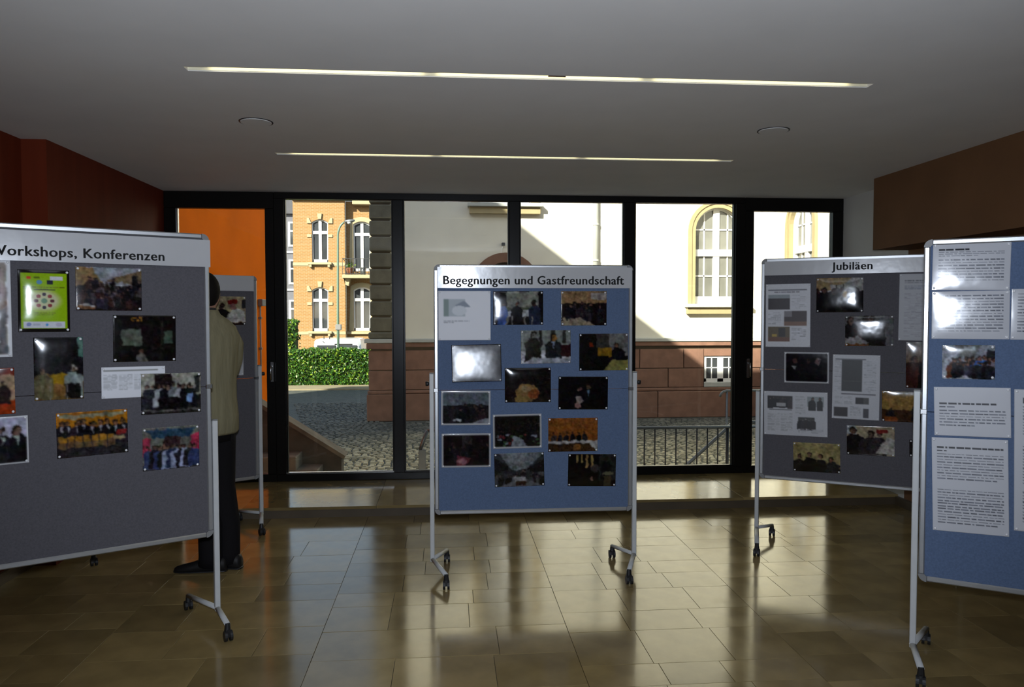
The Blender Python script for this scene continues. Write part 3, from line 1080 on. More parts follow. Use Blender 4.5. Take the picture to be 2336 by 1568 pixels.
for i, (xe, z) in enumerate(((-0.10 + 0.2, -0.10), (0.35, -0.26), (0.60, -0.43), (0.85, -0.6), (1.1, -0.78), (1.35, -0.96))):
    MB().bbox(-0.56, xe, -0.2 if i else -0.2, 0.198, z - G - 0.165, z - G, 0.01).build('step', M_conc, st)

# ---- railings
rl1 = thing('ramp_railing', 'low steel railing with thin upright bars right outside the glass', 'railing', (0, 8.9, -0.72))
RZ = 0.72
MB().tube([(-0.25, 0, 0.222 + RZ), (5.2, 0, 0.215 + RZ)], 0.019, 10).build('top_rail', M_steel, rl1, True)
MB().tube([(-0.25, 0, 0.12), (5.2, 0, 0.12)], 0.014, 8).build('bottom_rail', M_dark, rl1, True)
x = -0.12
while x < 5.15:
    MB().tube([(x, 0, 0.12), (x, 0, 0.21 + RZ)], 0.0085, 6).build('baluster', M_dark, rl1, True)
    x += 0.1293
MB().bbox(-0.355, -0.27, -0.015, 0.015, 0.0, 0.0 + RZ, 0.004).build('end_post', M_steel, rl1)
MB().tube([(-0.25, 0, 0.222 + RZ), (-0.31, 0, 0.07 + RZ), (-0.335, 0, 0.0 + RZ)], 0.022, 10).build('end_bend', M_steel, rl1, True)
for x in (1.4, 3.36, 5.15):
    MB().tube([(x, 0, 0), (x, 0, 0.21 + RZ)], 0.018, 8).build('post', M_dark, rl1, True)
rl2 = thing('sloping_handrail', 'grey handrail sloping up to the right behind the low railing', 'handrail', (3.2, 9.4, GZ))
pz = GZ
MB().tube([(-0.5, 0, -0.62 - pz), (-0.1, 0, -0.27 - pz), (0.42, 0, 0.19 - pz), (0.5, 0, 0.20 - pz), (1.6, 0, 0.20 - pz)], 0.021, 10).build('rail', M_steel, rl2, True)
for x, z in ((-0.5, -0.62), (0.8, 0.2), (1.5, 0.2)):
    MB().tube([(x, 0, 0), (x, 0, z - pz)], 0.018, 8).build('post', M_steel, rl2, True)
rl3 = thing('yard_handrail', 'far tubular handrail with rounded end in front of the sandstone base', 'handrail', (4.4, 12.0, GZ))
MB().tube([(0.0, 0, 0.24 - pz), (0.02, 0, 0.29 - pz), (0.06, 0, 0.325 - pz), (0.12, 0, 0.338 - pz), (3.2, 0, 0.34 - pz)], 0.02, 10).build('rail', M_steel, rl3, True)
for x in (0.12, 1.4, 2.7):
    MB().tube([(x, 0, 0), (x, 0, 0.36 - pz)], 0.017, 8).build('post', M_steel, rl3, True)


# ================================================================== display boards
def board(name, label, x, y, a, zb, ztop, felt, knob=True, feet=((0.085, 0.235), (0.085, 0.235))):
    t = thing(name, label, 'display board', (x, y, 0), a, 'wheeled display boards')
    W, H, fr, dp = 1.2, 1.5, 0.024, 0.032
    ph = {}
    zm = zb + H / 2
    MB().box(-W / 2 + fr * 0.5, W / 2 - fr * 0.5, -0.009, 0.009, zm + 0.0015, zb + H - fr * 0.5).build('upper_panel', felt, t)
    MB().box(-W / 2 + fr * 0.5, W / 2 - fr * 0.5, -0.009, 0.009, zb + fr * 0.5, zm - 0.0015).build('lower_panel', felt, t)
    for s in (0, 1):
        z0 = zb if s == 0 else zb + H - fr
        r = MB().bbox(-W / 2 + 0.03, W / 2 - 0.03, -dp / 2, dp / 2, z0, z0 + fr, 0.005)
        r.build('top_rail' if s else 'bottom_rail', M_alu, t)
    for s in (-1, 1):
        xo = s * (W / 2 - fr / 2)
        for z0, z1 in ((zb + 0.03, zm - 0.001), (zm + 0.001, zb + H - 0.03)):
            MB().bbox(xo - fr / 2, xo + fr / 2, -dp / 2, dp / 2, z0, z1, 0.005).build('side_rail', M_alu, t)
        MB().bbox(xo - fr / 2 - 0.003 + s * 0.002, xo + fr / 2 + 0.003 + s * 0.004, -dp / 2 - 0.002, dp / 2 + 0.002, zm - 0.012, zm + 0.012, 0.003).build('hinge', M_chrome, t)
        for q in (0, 1):
            # rounded plastic corner
            cx, cz = s * (W / 2 - 0.032), zb + (0.032 if q == 0 else H - 0.032)
            pts = [(0, 0)]
            pts = []
            for i in range(7):
                an = math.pi / 2 * i / 6
                pts.append((cx + s * 0.033 * math.cos(an), cz + (1 if q else -1) * 0.033 * math.sin(an)))
            inn = [(cx + s * 0.007 * math.cos(math.pi / 2 * i / 6), cz + (1 if q else -1) * 0.007 * math.sin(math.pi / 2 * i / 6)) for i in range(6, -1, -1)]
            MB().prism(pts + inn, -dp / 2 - 0.0015, dp / 2 + 0.0015).build('corner', M_plast, t)
        px = s * (W / 2 + 0.017)
        p = MB().bbox(px - 0.013, px + 0.013, -0.014, 0.014, 0.085, ztop, 0.003).build('post', M_aluw, t)
        MB().bbox(px - 0.0135, px + 0.0135, -0.0145, 0.0145, ztop - 0.002, ztop + 0.006, 0.002).build('cap', M_plast, p)
        if knob:
            MB().tube([(px + s * 0.012, 0, ztop - 0.06), (px + s * 0.022, 0, ztop - 0.06), (px + s * 0.036, 0, ztop - 0.06)], [0.007, 0.014, 0.013], 12).build('knob', M_black, p, True)
        for d in (-1, 1):
            ex, ey = px - s * feet[(d + 1) // 2][0], d * feet[(d + 1) // 2][1]
            f = MB().tube([(px, 0, 0.100), (ex, ey, 0.078)], 0.0145, 8, ry=0.8).build('foot', M_aluw, t, True)
            c = MB().tube([(ex, ey, 0.085), (ex, ey, 0.048)], [0.012, 0.016], 10)
            dirx, diry = ex - px, ey
            wy = d * 0.008
            for o in (-1, 1):
                c.tube([(ex + o * 0.006, ey + wy, 0.025), (ex + o * 0.019, ey + wy, 0.025)], 0.025, 16)
            c.box(ex - 0.006, ex + 0.006, ey - 0.012 + wy, ey + 0.012 + wy, 0.02, 0.055)
            c.build('castor', M_black, f)
    return t


BOARDS = {
    'L': (-1.6983, 3.5718, 0.5263, 0.4687), 'C': (0.5151, 4.5526, -0.0067, 0.3712), 'J': (2.6501, 4.7314, -0.5271, 0.4493),
    'R': (2.5739, 2.8384, -0.5809, 0.3939), 'K': (-1.41 - 0.6 * math.cos(0.58), 5.74 - 0.6 * math.sin(0.58), 0.58, 0.36)}
board('display_board', 'grey felt display board headed Workshops, Konferenzen, cut by the left edge', *BOARDS['L'], 1.047, M_fgrey, False, ((0.0, 0.19), (0.07, 0.32)))
board('display_board', 'blue felt display board headed Begegnungen und Gastfreundschaft in the middle', *BOARDS['C'], 1.22, M_fblue)
board('display_board', 'grey felt display board headed Jubiläen, third from the left', *BOARDS['J'], 1.047, M_fgrey, False, ((0.045, 0.32), (0.08, 0.19)))
board('display_board', 'blue felt display board of text sheets, cut by the right edge', *BOARDS['R'], 1.234, M_fblue, False, ((0.034, 0.20), (0.054, 0.28)))
board('display_board', 'grey felt display board with blank heading behind the man', *BOARDS['K'], 1.198, M_fgrey)


# ================================================================== sheets pinned to the boards
class Cv:
    """small canvas for printed matter; coordinates 0..1 from the top left corner, colours sRGB 0-255"""

    def __init__(s, w, h, cell, seed, base):
        s.nx, s.ny = max(8, int(w / cell)), max(8, int(h / cell))
        s.X, s.Y = np.meshgrid(np.linspace(0, 1, s.nx), np.linspace(0, 1, s.ny))
        s.a = np.empty((s.ny, s.nx, 3))
        s.a[:] = base
        s.r = np.random.default_rng(seed)
        s.asp = w / h

    def rect(s, x0, y0, x1, y1, c):
        s.a[(s.X >= x0) & (s.X <= x1) & (s.Y >= y0) & (s.Y <= y1)] = c
        return s

    def ell(s, cx, cy, rx, ry, c):
        s.a[((s.X - cx) / rx) ** 2 + ((s.Y - cy) / ry) ** 2 <= 1] = c
        return s

    def tri(s, pts, c):
        m = np.ones_like(s.X, bool)
        n = len(pts)
        sg = 0
        for i in range(n):
            (xa, ya), (xb, yb) = pts[i], pts[(i + 1) % n]
            sg += xa * yb - xb * ya
        for i in range(n):
            (xa, ya), (xb, yb) = pts[i], pts[(i + 1) % n]
            cr = (xb - xa) * (s.Y - ya) - (yb - ya) * (s.X - xa)
            m &= (cr >= 0) if sg > 0 else (cr <= 0)
        s.a[m] = c
        return s

    def vgrad(s, y0, y1, c0, c1):
        m = (s.Y >= y0) & (s.Y <= y1)
        t = ((s.Y - y0) / max(1e-6, y1 - y0))[..., None]
        g = np.array(c0) * (1 - t) + np.array(c1) * t
        s.a[m] = g[m]
        return s

    def man(s, x, y, h, coat=(30, 28, 32), skin=(185, 135, 110), w=1.0, shirt=None, hair=(40, 30, 25)):
        """half figure: head top at y, height h"""
        u = s.r.uniform
        hr = h * 0.085 * u(0.85, 1.12)
        bw = h * 0.19 * w / s.asp * 1.2 * u(0.85, 1.15)
        coat = np.array(coat, float) * u(0.75, 1.3)
        skin = np.array(skin, float) * u(0.62, 0.95)
        sl = u(-0.25, 0.25) * bw
        s.tri([(x - bw * 0.35 + sl, y + h * 0.20), (x + bw * 0.35 + sl, y + h * 0.20), (x + bw, y + h * 0.34), (x + bw * 1.05, y + h), (x - bw * 1.05, y + h), (x - bw, y + h * 0.34)], coat)
        s.tri([(x + bw * 0.2, y + h * 0.3), (x + bw * 0.85, y + h * 0.36), (x + bw * 0.9, y + h), (x + bw * 0.4, y + h)], coat * u(0.7, 1.35))
        if shirt:
            s.tri([(x - bw * 0.22 + sl, y + h * 0.22), (x + bw * 0.22 + sl, y + h * 0.22), (x + sl * 0.5, y + h * 0.5)], shirt)
        hx = x + sl * 1.3
        s.ell(hx, y + hr * 1.15, hr / s.asp * 1.05, hr * 1.25, hair)
        s.ell(hx + u(-0.3, 0.3) * hr / s.asp, y + hr * 1.5, hr / s.asp * 0.78, hr * 0.95, skin)
        s.ell(hx + u(-0.4, 0.4) * hr / s.asp, y + hr * 1.25, hr / s.asp * 0.5, hr * 0.22, skin * 0.6)
        return s

    def crowd(s, n, x0, x1, y0, y1, h, coats, skin=(170, 125, 105)):
        ps = sorted([(s.r.uniform(y0, y1), s.r.uniform(x0, x1)) for _ in range(n)])
        for y, x in ps:
            s.man(x, y, h * s.r.uniform(0.85, 1.15), coats[s.r.integers(len(coats))], tuple(np.array(skin) * s.r.uniform(0.7, 1.15)), hair=(35, 28, 26))
        return s

    def row(s, n, x0, x1, y, h, coats, skin=(180, 130, 108), shirt=None, jit=0.03):
        for i in range(n):
            x = x0 + (x1 - x0) * (i + 0.5) / n
            s.man(x, y + s.r.uniform(-jit, jit), h, coats[s.r.integers(len(coats))], tuple(np.array(skin) * s.r.uniform(0.75, 1.1)), shirt=shirt)
        return s

    def text(s, x0, y0, x1, y1, n, c=(70, 72, 80), last=0.6, bold=0.36):
        p = (y1 - y0) / n
        for i in range(n):
            xe = x1 if i < n - 1 else x0 + (x1 - x0) * last
            x = x0
            while x < xe - 0.01:
                w = min(s.r.uniform(0.03, 0.13), xe - x)
                s.rect(x, y0 + i * p, x + w, y0 + i * p + p * bold, np.array(c) * s.r.uniform(0.85, 1.25))
                x += w + 0.014
        return s

    def cols(s, x0, x1, y0, y1, n, k, c=(105, 106, 112)):
        w = (x1 - x0) / n
        for i in range(n):
            s.text(x0 + i * w, y0, x0 + (i + 0.9) * w, y1, k, c)
        return s

    def frame(s, b, c=(235, 236, 240)):
        bx = b / s.asp
        s.a[(s.X < bx) | (s.X > 1 - bx) | (s.Y < b) | (s.Y > 1 - b)] = c
        return s

    def noise(s, amp=14, coarse=0.0):
        """grain and blotches that break up the painted shapes like a small photograph"""
        def field(ny, nx):
            g = s.r.normal(0, 1, (ny + 1, nx + 1))
            fy, fx = s.Y * (ny - 1e-6), s.X * (nx - 1e-6)
            iy, ix = fy.astype(int), fx.astype(int)
            ty, tx = fy - iy, fx - ix
            return (g[iy, ix] * (1 - ty) * (1 - tx) + g[iy + 1, ix] * ty * (1 - tx) + g[iy, ix + 1] * (1 - ty) * tx + g[iy + 1, ix + 1] * ty * tx)
        if amp > 6:
            dx, dy = field(12, 16) * 0.9, field(12, 16) * 0.9
            jy = np.clip(np.round(np.arange(s.ny)[:, None] + dy), 0, s.ny - 1).astype(int)
            jx = np.clip(np.round(np.arange(s.nx)[None, :] + dx), 0, s.nx - 1).astype(int)
            s.a = s.a[jy, jx]
            s.a = s.a * np.clip(1 + 0.10 * field(9, 13) + 0.12 * field(22, 30), 0.5, 1.6)[..., None]
            s.a = s.a + np.stack([field(14, 18) for _ in range(3)], -1) * 4.5
        s.a = s.a + s.r.normal(0, amp, s.a.shape[:2])[..., None]
        return s

    def soft(s):
        b = s.a.copy()
        b[1:-1, 1:-1] = (s.a[1:-1, 1:-1] * 2 + s.a[:-2, 1:-1] + s.a[2:, 1:-1] + s.a[1:-1, :-2] + s.a[1:-1, 2:]) / 6
        s.a = b
        return s


PIN_ME = MB()
for zz, r in ((0, 0.0055), ):
    PIN_ME.loft([[(0.0058 * math.cos(q * math.pi / 4) * k, -d, 0.0058 * math.sin(q * math.pi / 4) * k) for q in range(8)] for d, k in ((0.0, 1.0), (0.003, 0.95), (0.0055, 0.5))])
PIN_ME = PIN_ME.mesh('pin', True)
PIN_ME.materials.append(M_pin)
PN = [0]


def sheet(name, bk, cx, cz, w, h, rot, label, cat, paint, cell=0.0042, base=(225, 226, 232), bulge=0.0018, tilt=0.0, pan=0.0, pins='1111', group=None, gain=1.0, soft=True, matte=False, gloss=0.10, lift=0.0):
    """sheet pinned on board bk: centre (cx from the left edge, cz above the bottom edge), a grid mesh carrying the print"""
    x, y, a, zb = BOARDS[bk]
    PN[0] += 1
    c = Cv(w, h, cell, PN[0], base)
    if paint:
        paint(c)
    if soft:
        c.soft()
    nx, ny = c.nx, c.ny
    col = np.clip(c.a * gain, 0, 255) / 255.0
    colr = np.where(col <= 0.04045, col / 12.92, ((col + 0.055) / 1.055) ** 2.4) * 0.86
    ux, uy = c.X, c.Y
    off = bulge * (1 - (2 * ux - 1) ** 4) * (1 - (2 * uy - 1) ** 4) + 0.0008
    off = off + tilt * h * uy + pan * w * ux
    off = off - min(0.0, float((tilt * h * uy + pan * w * ux).min()))
    P = np.stack([(ux - 0.5) * w, -off, (0.5 - uy) * h], -1).reshape(-1, 3)
    n = nx * ny
    idx = np.arange(n).reshape(ny, nx)
    q = np.stack([idx[:-1, :-1], idx[1:, :-1], idx[1:, 1:], idx[:-1, 1:]], -1).reshape(-1, 4).tolist()
    # back of the sheet along its rim
    ring = list(idx[0, :]) + list(idx[1:, -1]) + list(idx[-1, -2::-1]) + list(idx[-2:0:-1, 0])
    ring = [int(i) for i in ring]
    PB = P[ring].copy()
    PB[:, 1] += 0.0007
    m = len(ring)
    fs = [(ring[i], ring[(i + 1) % m], n + (i + 1) % m, n + i) for i in range(m)]
    fs.append(tuple(n + i for i in range(m)))
    me = bpy.data.meshes.new(name)
    me.from_pydata(np.concatenate([P, PB]).tolist(), [], q + fs)
    ca = me.color_attributes.new('ink', 'FLOAT_COLOR', 'POINT')
    full = np.concatenate([colr.reshape(-1, 3), colr.reshape(-1, 3)[ring]])
    ca.data.foreach_set('color', np.concatenate([full, np.ones((len(full), 1))], 1).ravel())
    me.polygons.foreach_set('use_smooth', [i < len(q) for i in range(len(me.polygons))])
    me.update()
    me.materials.append(print_mat(0.5 if matte else gloss))
    o = bpy.data.objects.new(name, me)
    COL.objects.link(o)
    lx, lz = cx - 0.6, zb + cz
    n_off = 0.0095 + lift
    o.location = (x + lx * math.cos(a) + n_off * math.sin(a), y + lx * math.sin(a) - n_off * math.cos(a), lz)
    o.rotation_euler = (0, -math.radians(rot), a)
    o.rotation_mode = 'XYZ'
    tag(o, label, cat, group)
    for k, (sx, sz) in enumerate(((-1, 1), (1, 1), (1, -1), (-1, -1))):
        if pins[k] == '1':
            p = bpy.data.objects.new('pin', PIN_ME)
            COL.objects.link(p)
            p.parent = o
            p.location = (sx * (w / 2 - 0.009), -0.0012 - (tilt * h if sz < 0 else 0) - (pan * w if sx > 0 else 0), sz * (h / 2 - 0.009))
    return o


def text_mesh(body, width=None, scale=None, sx=1.0):
    cu = bpy.data.curves.new('lettering', 'FONT')
    cu.body = body
    cu.size = 1.0
    cu.extrude = 0.0
    cu.resolution_u = 3
    cu.space_character = 1.06
    ob = bpy.data.objects.new('tmp_text', cu)
    COL.objects.link(ob)
    bpy.context.view_layer.update()
    me = bpy.data.meshes.new_from_object(ob.evaluated_get(bpy.context.evaluated_depsgraph_get()))
    bpy.data.objects.remove(ob)
    co = np.empty(len(me.vertices) * 3)
    me.vertices.foreach_get('co', co)
    co = co.reshape(-1, 3)
    w = co[:, 0].max() - co[:, 0].min()
    k = width / w if width else scale
    out = np.zeros_like(co)
    out[:, 0] = (co[:, 0] - co[:, 0].min()) * k * sx
    out[:, 2] = co[:, 1] * k
    faces = [tuple(q.vertices) for q in me.polygons]
    # split into words at the wide gaps, thicken the strokes by overlaid copies
    iv = sorted((min(out[list(f), 0]), max(out[list(f), 0])) for f in faces)
    gaps, end = [], iv[0][1]
    for a0, b0 in iv[1:]:
        gaps.append((a0 - end, (a0 + end) / 2))
        end = max(end, b0)
    cut = sorted(g[1] for g in sorted(gaps, reverse=True)[:len(body.split()) - 1]) if len(body.split()) > 1 else []
    words = list(zip([-1.0] + cut, cut + [1e3]))
    res = []
    for a0, b0 in words:
        mb = MB()
        fs = [f for f in faces if a0 - 1e-6 <= min(out[list(f), 0]) <= b0]
        for dx, dz in ((-0.028, 0.0), (0.028, 0.0), (0.014, 0.006), (-0.014, -0.006), (0.0, 0.008), (0.0, -0.008), (0.0, 0.0)):
            for f in fs:
                mb.add([(out[i, 0] + dx * k, 0.0, out[i, 2] + dz * k) for i in f], [tuple(range(len(f)))])
        wm = mb.mesh('lettering')
        wm.materials.append(M_ink)
        res.append(wm)
    me = res
    return me, k, w * k * sx


def banner(bk, x0, x1, zc, h, rot, label, txt=None, tx=0.0, tz=0.0, width=None, scale=None, right=False, sx=1.0, lean=0.0):
    x, y, a, zb = BOARDS[bk]
    cx = (x0 + x1) / 2 - 0.6
    t = MB()
    nseg = 16
    W = x1 - x0
    vs, fs = [], []
    for i in range(nseg + 1):
        u = i / nseg
        b = 0.0015 * (1 - (2 * u - 1) ** 6)
        for z in (-h / 2, h / 2):
            vs += [((u - 0.5) * W, -b - 0.0006, z), ((u - 0.5) * W, -b, z)]
    for i in range(nseg):
        k = i * 4
        fs += [(k, k + 4, k + 6, k + 2), (k + 1, k + 3, k + 7, k + 5), (k, k + 1, k + 5, k + 4), (k + 2, k + 6, k + 7, k + 3)]
    fs += [(0, 2, 3, 1), (nseg * 4, nseg * 4 + 1, nseg * 4 + 3, nseg * 4 + 2)]
    o = t.add(vs, fs).build('heading_banner', M_paperg, None, False)
    n_off = 0.0175
    o.location = (x + cx * math.cos(a) + n_off * math.sin(a), y + cx * math.sin(a) - n_off * math.cos(a), zb + zc)
    o.rotation_euler = (-math.radians(lean), -math.radians(rot), a)
    tag(o, label, 'banner')
    k = None
    if txt:
        me, k, w = text_mesh(txt, width, scale, sx=sx)
        for wm, wd in zip(me, txt.split()):
            l = obj('lettering', wm, None, o)
            l.location = ((tx - (x0 + x1) / 2) - (w if right else 0), -0.0026, tz)
            l['label'] = 'bold black lettering ' + wd
    return k


M_paperg = mat('glossy_banner_paper', (0.48, 0.48, 0.49), 0.2, var=0.02, scale=5, bump=0.25, bscale=7, dist=0.004)

KS = banner('C', 0.021, 1.193, 1.423, 0.125, 0, 'white heading banner reading Begegnungen und Gastfreundschaft', 'Begegnungen und Gastfreundschaft', 0.057, -0.040, width=1.086, lean=-2.0)
banner('L', 0.008, 1.205, 1.405, 0.132, 0, 'white heading banner reading Workshops, Konferenzen', 'Workshops, Konferenzen', 0.995, -0.044, width=0.690, right=True)
banner('J', 0.021, 1.18, 1.434, 0.094, 0, 'white heading banner reading Jubiläen', 'Jubiläen', 0.442, -0.021, width=0.239)
banner('K', 0.02, 1.178, 1.443, 0.111, 0, 'blank pale banner on the board behind the man')

DK = [(28, 26, 30), (38, 34, 40), (22, 22, 26), (50, 40, 42)]
MX = [(28, 26, 30), (60, 70, 110), (120, 60, 60), (150, 150, 155), (50, 80, 60)]
PH = 'photo print'


# ---- middle board
def p(c):
    c.rect(0.10, 0.16, 0.52, 0.52, (170, 178, 185)).rect(0.10, 0.16, 0.2, 0.52, (110, 130, 125)).tri([(0.30, 0.3), (0.5, 0.2), (0.62, 0.33)], (120, 130, 145)).ell(0.4, 0.4, 0.14, 0.1, (205, 210, 216))
    c.text(0.10, 0.58, 0.6, 0.66, 3, (120, 122, 130), 0.4)


sheet('info_sheet', 'C', 0.181, 1.196, 0.312, 0.295, 0, 'pale square sheet with a washed-out picture, top left of the middle board', 'paper sheet', p, tilt=0.01, bulge=0.001, matte=True)


def p(c):
    c.rect(0, 0, 0.27, 1, (88, 86, 92)).rect(0.14, 0, 0.28, 0.6, (30, 28, 30)).rect(0.9, 0, 1, 1, (28, 24, 24)).rect(0.27, 0, 0.9, 0.5, (150, 152, 140)).rect(0.53, 0.0, 0.72, 0.06, (60, 55, 50))
    c.rect(0.27, 0.48, 0.9, 0.56, (95, 105, 80)).rect(0, 0.75, 1, 1, (40, 36, 34))
    c.man(0.19, 0.30, 0.7, (60, 85, 150)).man(0.47, 0.31, 0.7, (25, 25, 28), (200, 130, 100)).man(0.83, 0.27, 0.75, (45, 52, 75), (90, 62, 52))
    for x in (0.26, 0.36, 0.62, 0.75):
        c.rect(x, 0.72, x + 0.035, 1, (150, 146, 140))
    c.noise(10)


sheet('photo_print', 'C', 0.503, 1.241, 0.301, 0.201, 0.2, 'photo of three seated men, the left one in blue, under the middle banner', PH, p, gain=0.8, bulge=0.004)


def p(c):
    c.rect(0, 0, 1, 0.34, (170, 135, 95)).rect(0.65, 0.05, 1, 0.25, (190, 180, 170)).rect(0, 0.34, 1, 1, (30, 20, 20)).crowd(9, 0.1, 0.9, 0.30, 0.42, 0.5, DK)
    for i in range(16):
        c.ell(c.r.uniform(0.03, 0.5), c.r.uniform(0.78, 1.0), 0.05, 0.05, (190, 175, 150))
    c.tri([(0.0, 0.9), (0.4, 0.76), (0.75, 1.0), (0, 1.0)], (175, 160, 135)).noise(16)


sheet('photo_print', 'C', 0.901, 1.239, 0.278, 0.207, 0.1, 'photo of a dark group behind a buffet, top right of the middle board', PH, p, gain=0.75)


def p(c):
    c.rect(0, 0, 1, 0.6, (150, 156, 150)).rect(0.36, 0, 0.42, 0.5, (50, 48, 46)).rect(0.6, 0, 0.68, 0.45, (70, 66, 60)).rect(0.84, 0, 0.9, 0.4, (60, 58, 54))
    c.man(0.24, 0.05, 0.95, (36, 36, 30), (200, 195, 180), w=1.1).man(0.66, 0.1, 0.95, (30, 32, 34), (215, 150, 80), shirt=(150, 170, 200), w=1.1).rect(0.8, 0.45, 1, 0.8, (60, 30, 35))
    c.tri([(0, 1), (0.25, 0.82), (1, 0.86), (1, 1)], (190, 194, 205)).noise(9)


sheet('photo_print', 'C', 0.67, 1.007, 0.302, 0.200, 0.5, 'photo of a man and a woman talking at a white table', PH, p, gain=0.78, bulge=0.003)


def p(c):
    c.rect(0, 0, 1, 1, (26, 22, 22)).rect(0.55, 0, 1, 0.6, (135, 132, 130)).rect(0.35, 0, 0.6, 0.4, (70, 66, 62)).rect(0.38, 0.40, 0.66, 0.62, (170, 125, 35)).rect(0.2, 0.25, 0.28, 0.36, (140, 50, 25))
    c.man(0.80, 0.24, 0.7, (24, 22, 26)).rect(0.3, 0.6, 0.6, 1, (20, 18, 18)).tri([(0.52, 1), (0.65, 0.72), (1.0, 0.72), (1, 1)], (165, 160, 90)).noise(9)


sheet('photo_print', 'C', 1.023, 0.974, 0.300, 0.224, 0.2, 'photo with a yellow chair and pale yellow table at the right of the board', PH, p, gain=0.75)


def p(c):
    c.rect(0, 0, 1, 1, (70, 70, 74)).crowd(7, 0.1, 0.9, 0.2, 0.4, 0.6, DK).noise(10)


sheet('photo_print', 'C', 0.252, 0.912, 0.297, 0.222, 0.9, 'dark photo bleached by a broad white glare on the middle board', PH, p, gain=0.7, tilt=0.078, bulge=0.002, gloss=0.2)


def p(c):
    c.rect(0, 0, 1, 1, (34, 28, 26)).ell(0.48, 0.72, 0.26, 0.26, (180, 140, 85)).ell(0.62, 0.75, 0.12, 0.16, (165, 90, 50)).ell(0.35, 0.9, 0.14, 0.12, (170, 140, 80)).ell(0.45, 0.6, 0.1, 0.08, (190, 160, 120)).noise(14, 10)


sheet('photo_print', 'C', 0.561, 0.777, 0.279, 0.209, 0.1, 'photo of a heap of food on a dark ground', PH, p, gain=0.75, bulge=0.008)


def p(c):
    c.rect(0, 0, 1, 1, (22, 18, 20)).man(0.40, 0.3, 0.8, (26, 22, 24), (170, 125, 115)).man(0.62, 0.22, 0.85, (30, 26, 26), (170, 125, 105), shirt=(120, 150, 180)).ell(0.42, 0.7, 0.08, 0.1, (190, 170, 165)).ell(0.4, 0.87, 0.06, 0.09, (180, 135, 125)).noise(7)


sheet('photo_print', 'C', 0.898, 0.726, 0.303, 0.200, -0.5, 'very dark photo of two faces and pale hands on the middle board', PH, p, gain=0.75)


def p(c):
    c.vgrad(0, 0.4, (95, 105, 115), (120, 128, 138)).rect(0, 0.4, 1, 1, (38, 36, 40)).crowd(9, 0.2, 0.9, 0.36, 0.5, 0.5, DK, (120, 95, 90)).tri([(0.45, 1), (0.85, 0.82), (1, 0.82), (1, 1)], (150, 152, 162)).ell(0.33, 0.86, 0.09, 0.05, (190, 195, 200)).noise(10).frame(0.045)


sheet('photo_print', 'C', 0.187, 0.642, 0.296, 0.207, -0.4, 'white-bordered photo of a meeting below a misty grey wall', PH, p, gain=0.8)


def p(c):
    c.rect(0, 0, 1, 1, (34, 30, 28)).crowd(12, 0.02, 0.98, 0.15, 0.5, 0.4, DK, (110, 85, 75))
    for i in range(26):
        c.ell(c.r.uniform(0.05, 0.95), c.r.uniform(0.6, 0.98), 0.035, 0.035, [(170, 180, 190), (80, 110, 70), (140, 60, 60)][i % 3])
    c.tri([(0.35, 1), (0.42, 0.65), (0.55, 0.65), (0.75, 1)], (160, 165, 175)).noise(12).frame(0.045)


sheet('photo_print', 'C', 0.497, 0.498, 0.295, 0.207, 0.7, 'white-bordered photo of guests along a laid dinner table', PH, p, gain=0.75)


def p(c):
    c.rect(0, 0, 1, 0.7, (160, 95, 40)).rect(0, 0.66, 1, 0.76, (205, 200, 195)).rect(0, 0.76, 1, 1, (70, 45, 25)).tri([(0.8, 0.7), (1, 0.7), (1, 1)], (200, 195, 190))
    c.row(6, 0.05, 0.8, 0.44, 0.35, DK, (150, 90, 70)).rect(0, 0.66, 1, 0.76, (205, 200, 195)).rect(0.5, 0.8, 0.65, 0.95, (150, 95, 45)).noise(14)


sheet('photo_print', 'C', 0.836, 0.472, 0.303, 0.205, 0, 'photo of a panel behind a long white table before a brown wall', PH, p, gain=0.75)


def p(c):
    c.rect(0, 0, 1, 1, (36, 26, 28)).rect(0.42, 0, 0.6, 0.6, (66, 60, 60)).crowd(8, 0.05, 0.95, 0.2, 0.5, 0.5, DK, (95, 70, 65)).tri([(0.3, 1), (0.32, 0.62), (0.6, 0.75), (0.45, 1)], (130, 60, 70)).ell(0.42, 0.82, 0.1, 0.1, (175, 120, 130)).noise(10).frame(0.045)


sheet('photo_print', 'C', 0.189, 0.386, 0.296, 0.205, -0.1, 'white-bordered dark photo with a red and pink table, lowest at the left', PH, p, gain=0.75)


def p(c):
    c.rect(0, 0, 1, 1, (60, 62, 66)).tri([(0.1, 0), (1, 0), (0.62, 0.5), (0.35, 0.5)], (140, 146, 150)).ell(0.5, 0.12, 0.3, 0.2, (150, 156, 160)).tri([(0, 0.1), (0.3, 0.45), (0, 0.65)], (36, 34, 36)).tri([(1, 0.2), (0.62, 0.5), (1, 0.65)], (34, 32, 34))
    c.crowd(26, 0.02, 0.98, 0.5, 0.72, 0.3, [(40, 40, 46), (90, 95, 100), (25, 25, 28)], (160, 140, 135)).tri([(0.1, 1), (0.4, 0.78), (0.62, 0.78), (0.95, 1)], (120, 122, 128)).rect(0.42, 0.72, 0.62, 0.84, (190, 188, 192)).rect(0.43, 0.84, 0.62, 0.96, (70, 42, 34)).noise(14)


sheet('photo_print', 'C', 0.509, 0.264, 0.302, 0.204, 1.3, 'grey photo looking down the nave of a crowded church', PH, p, gain=0.75)


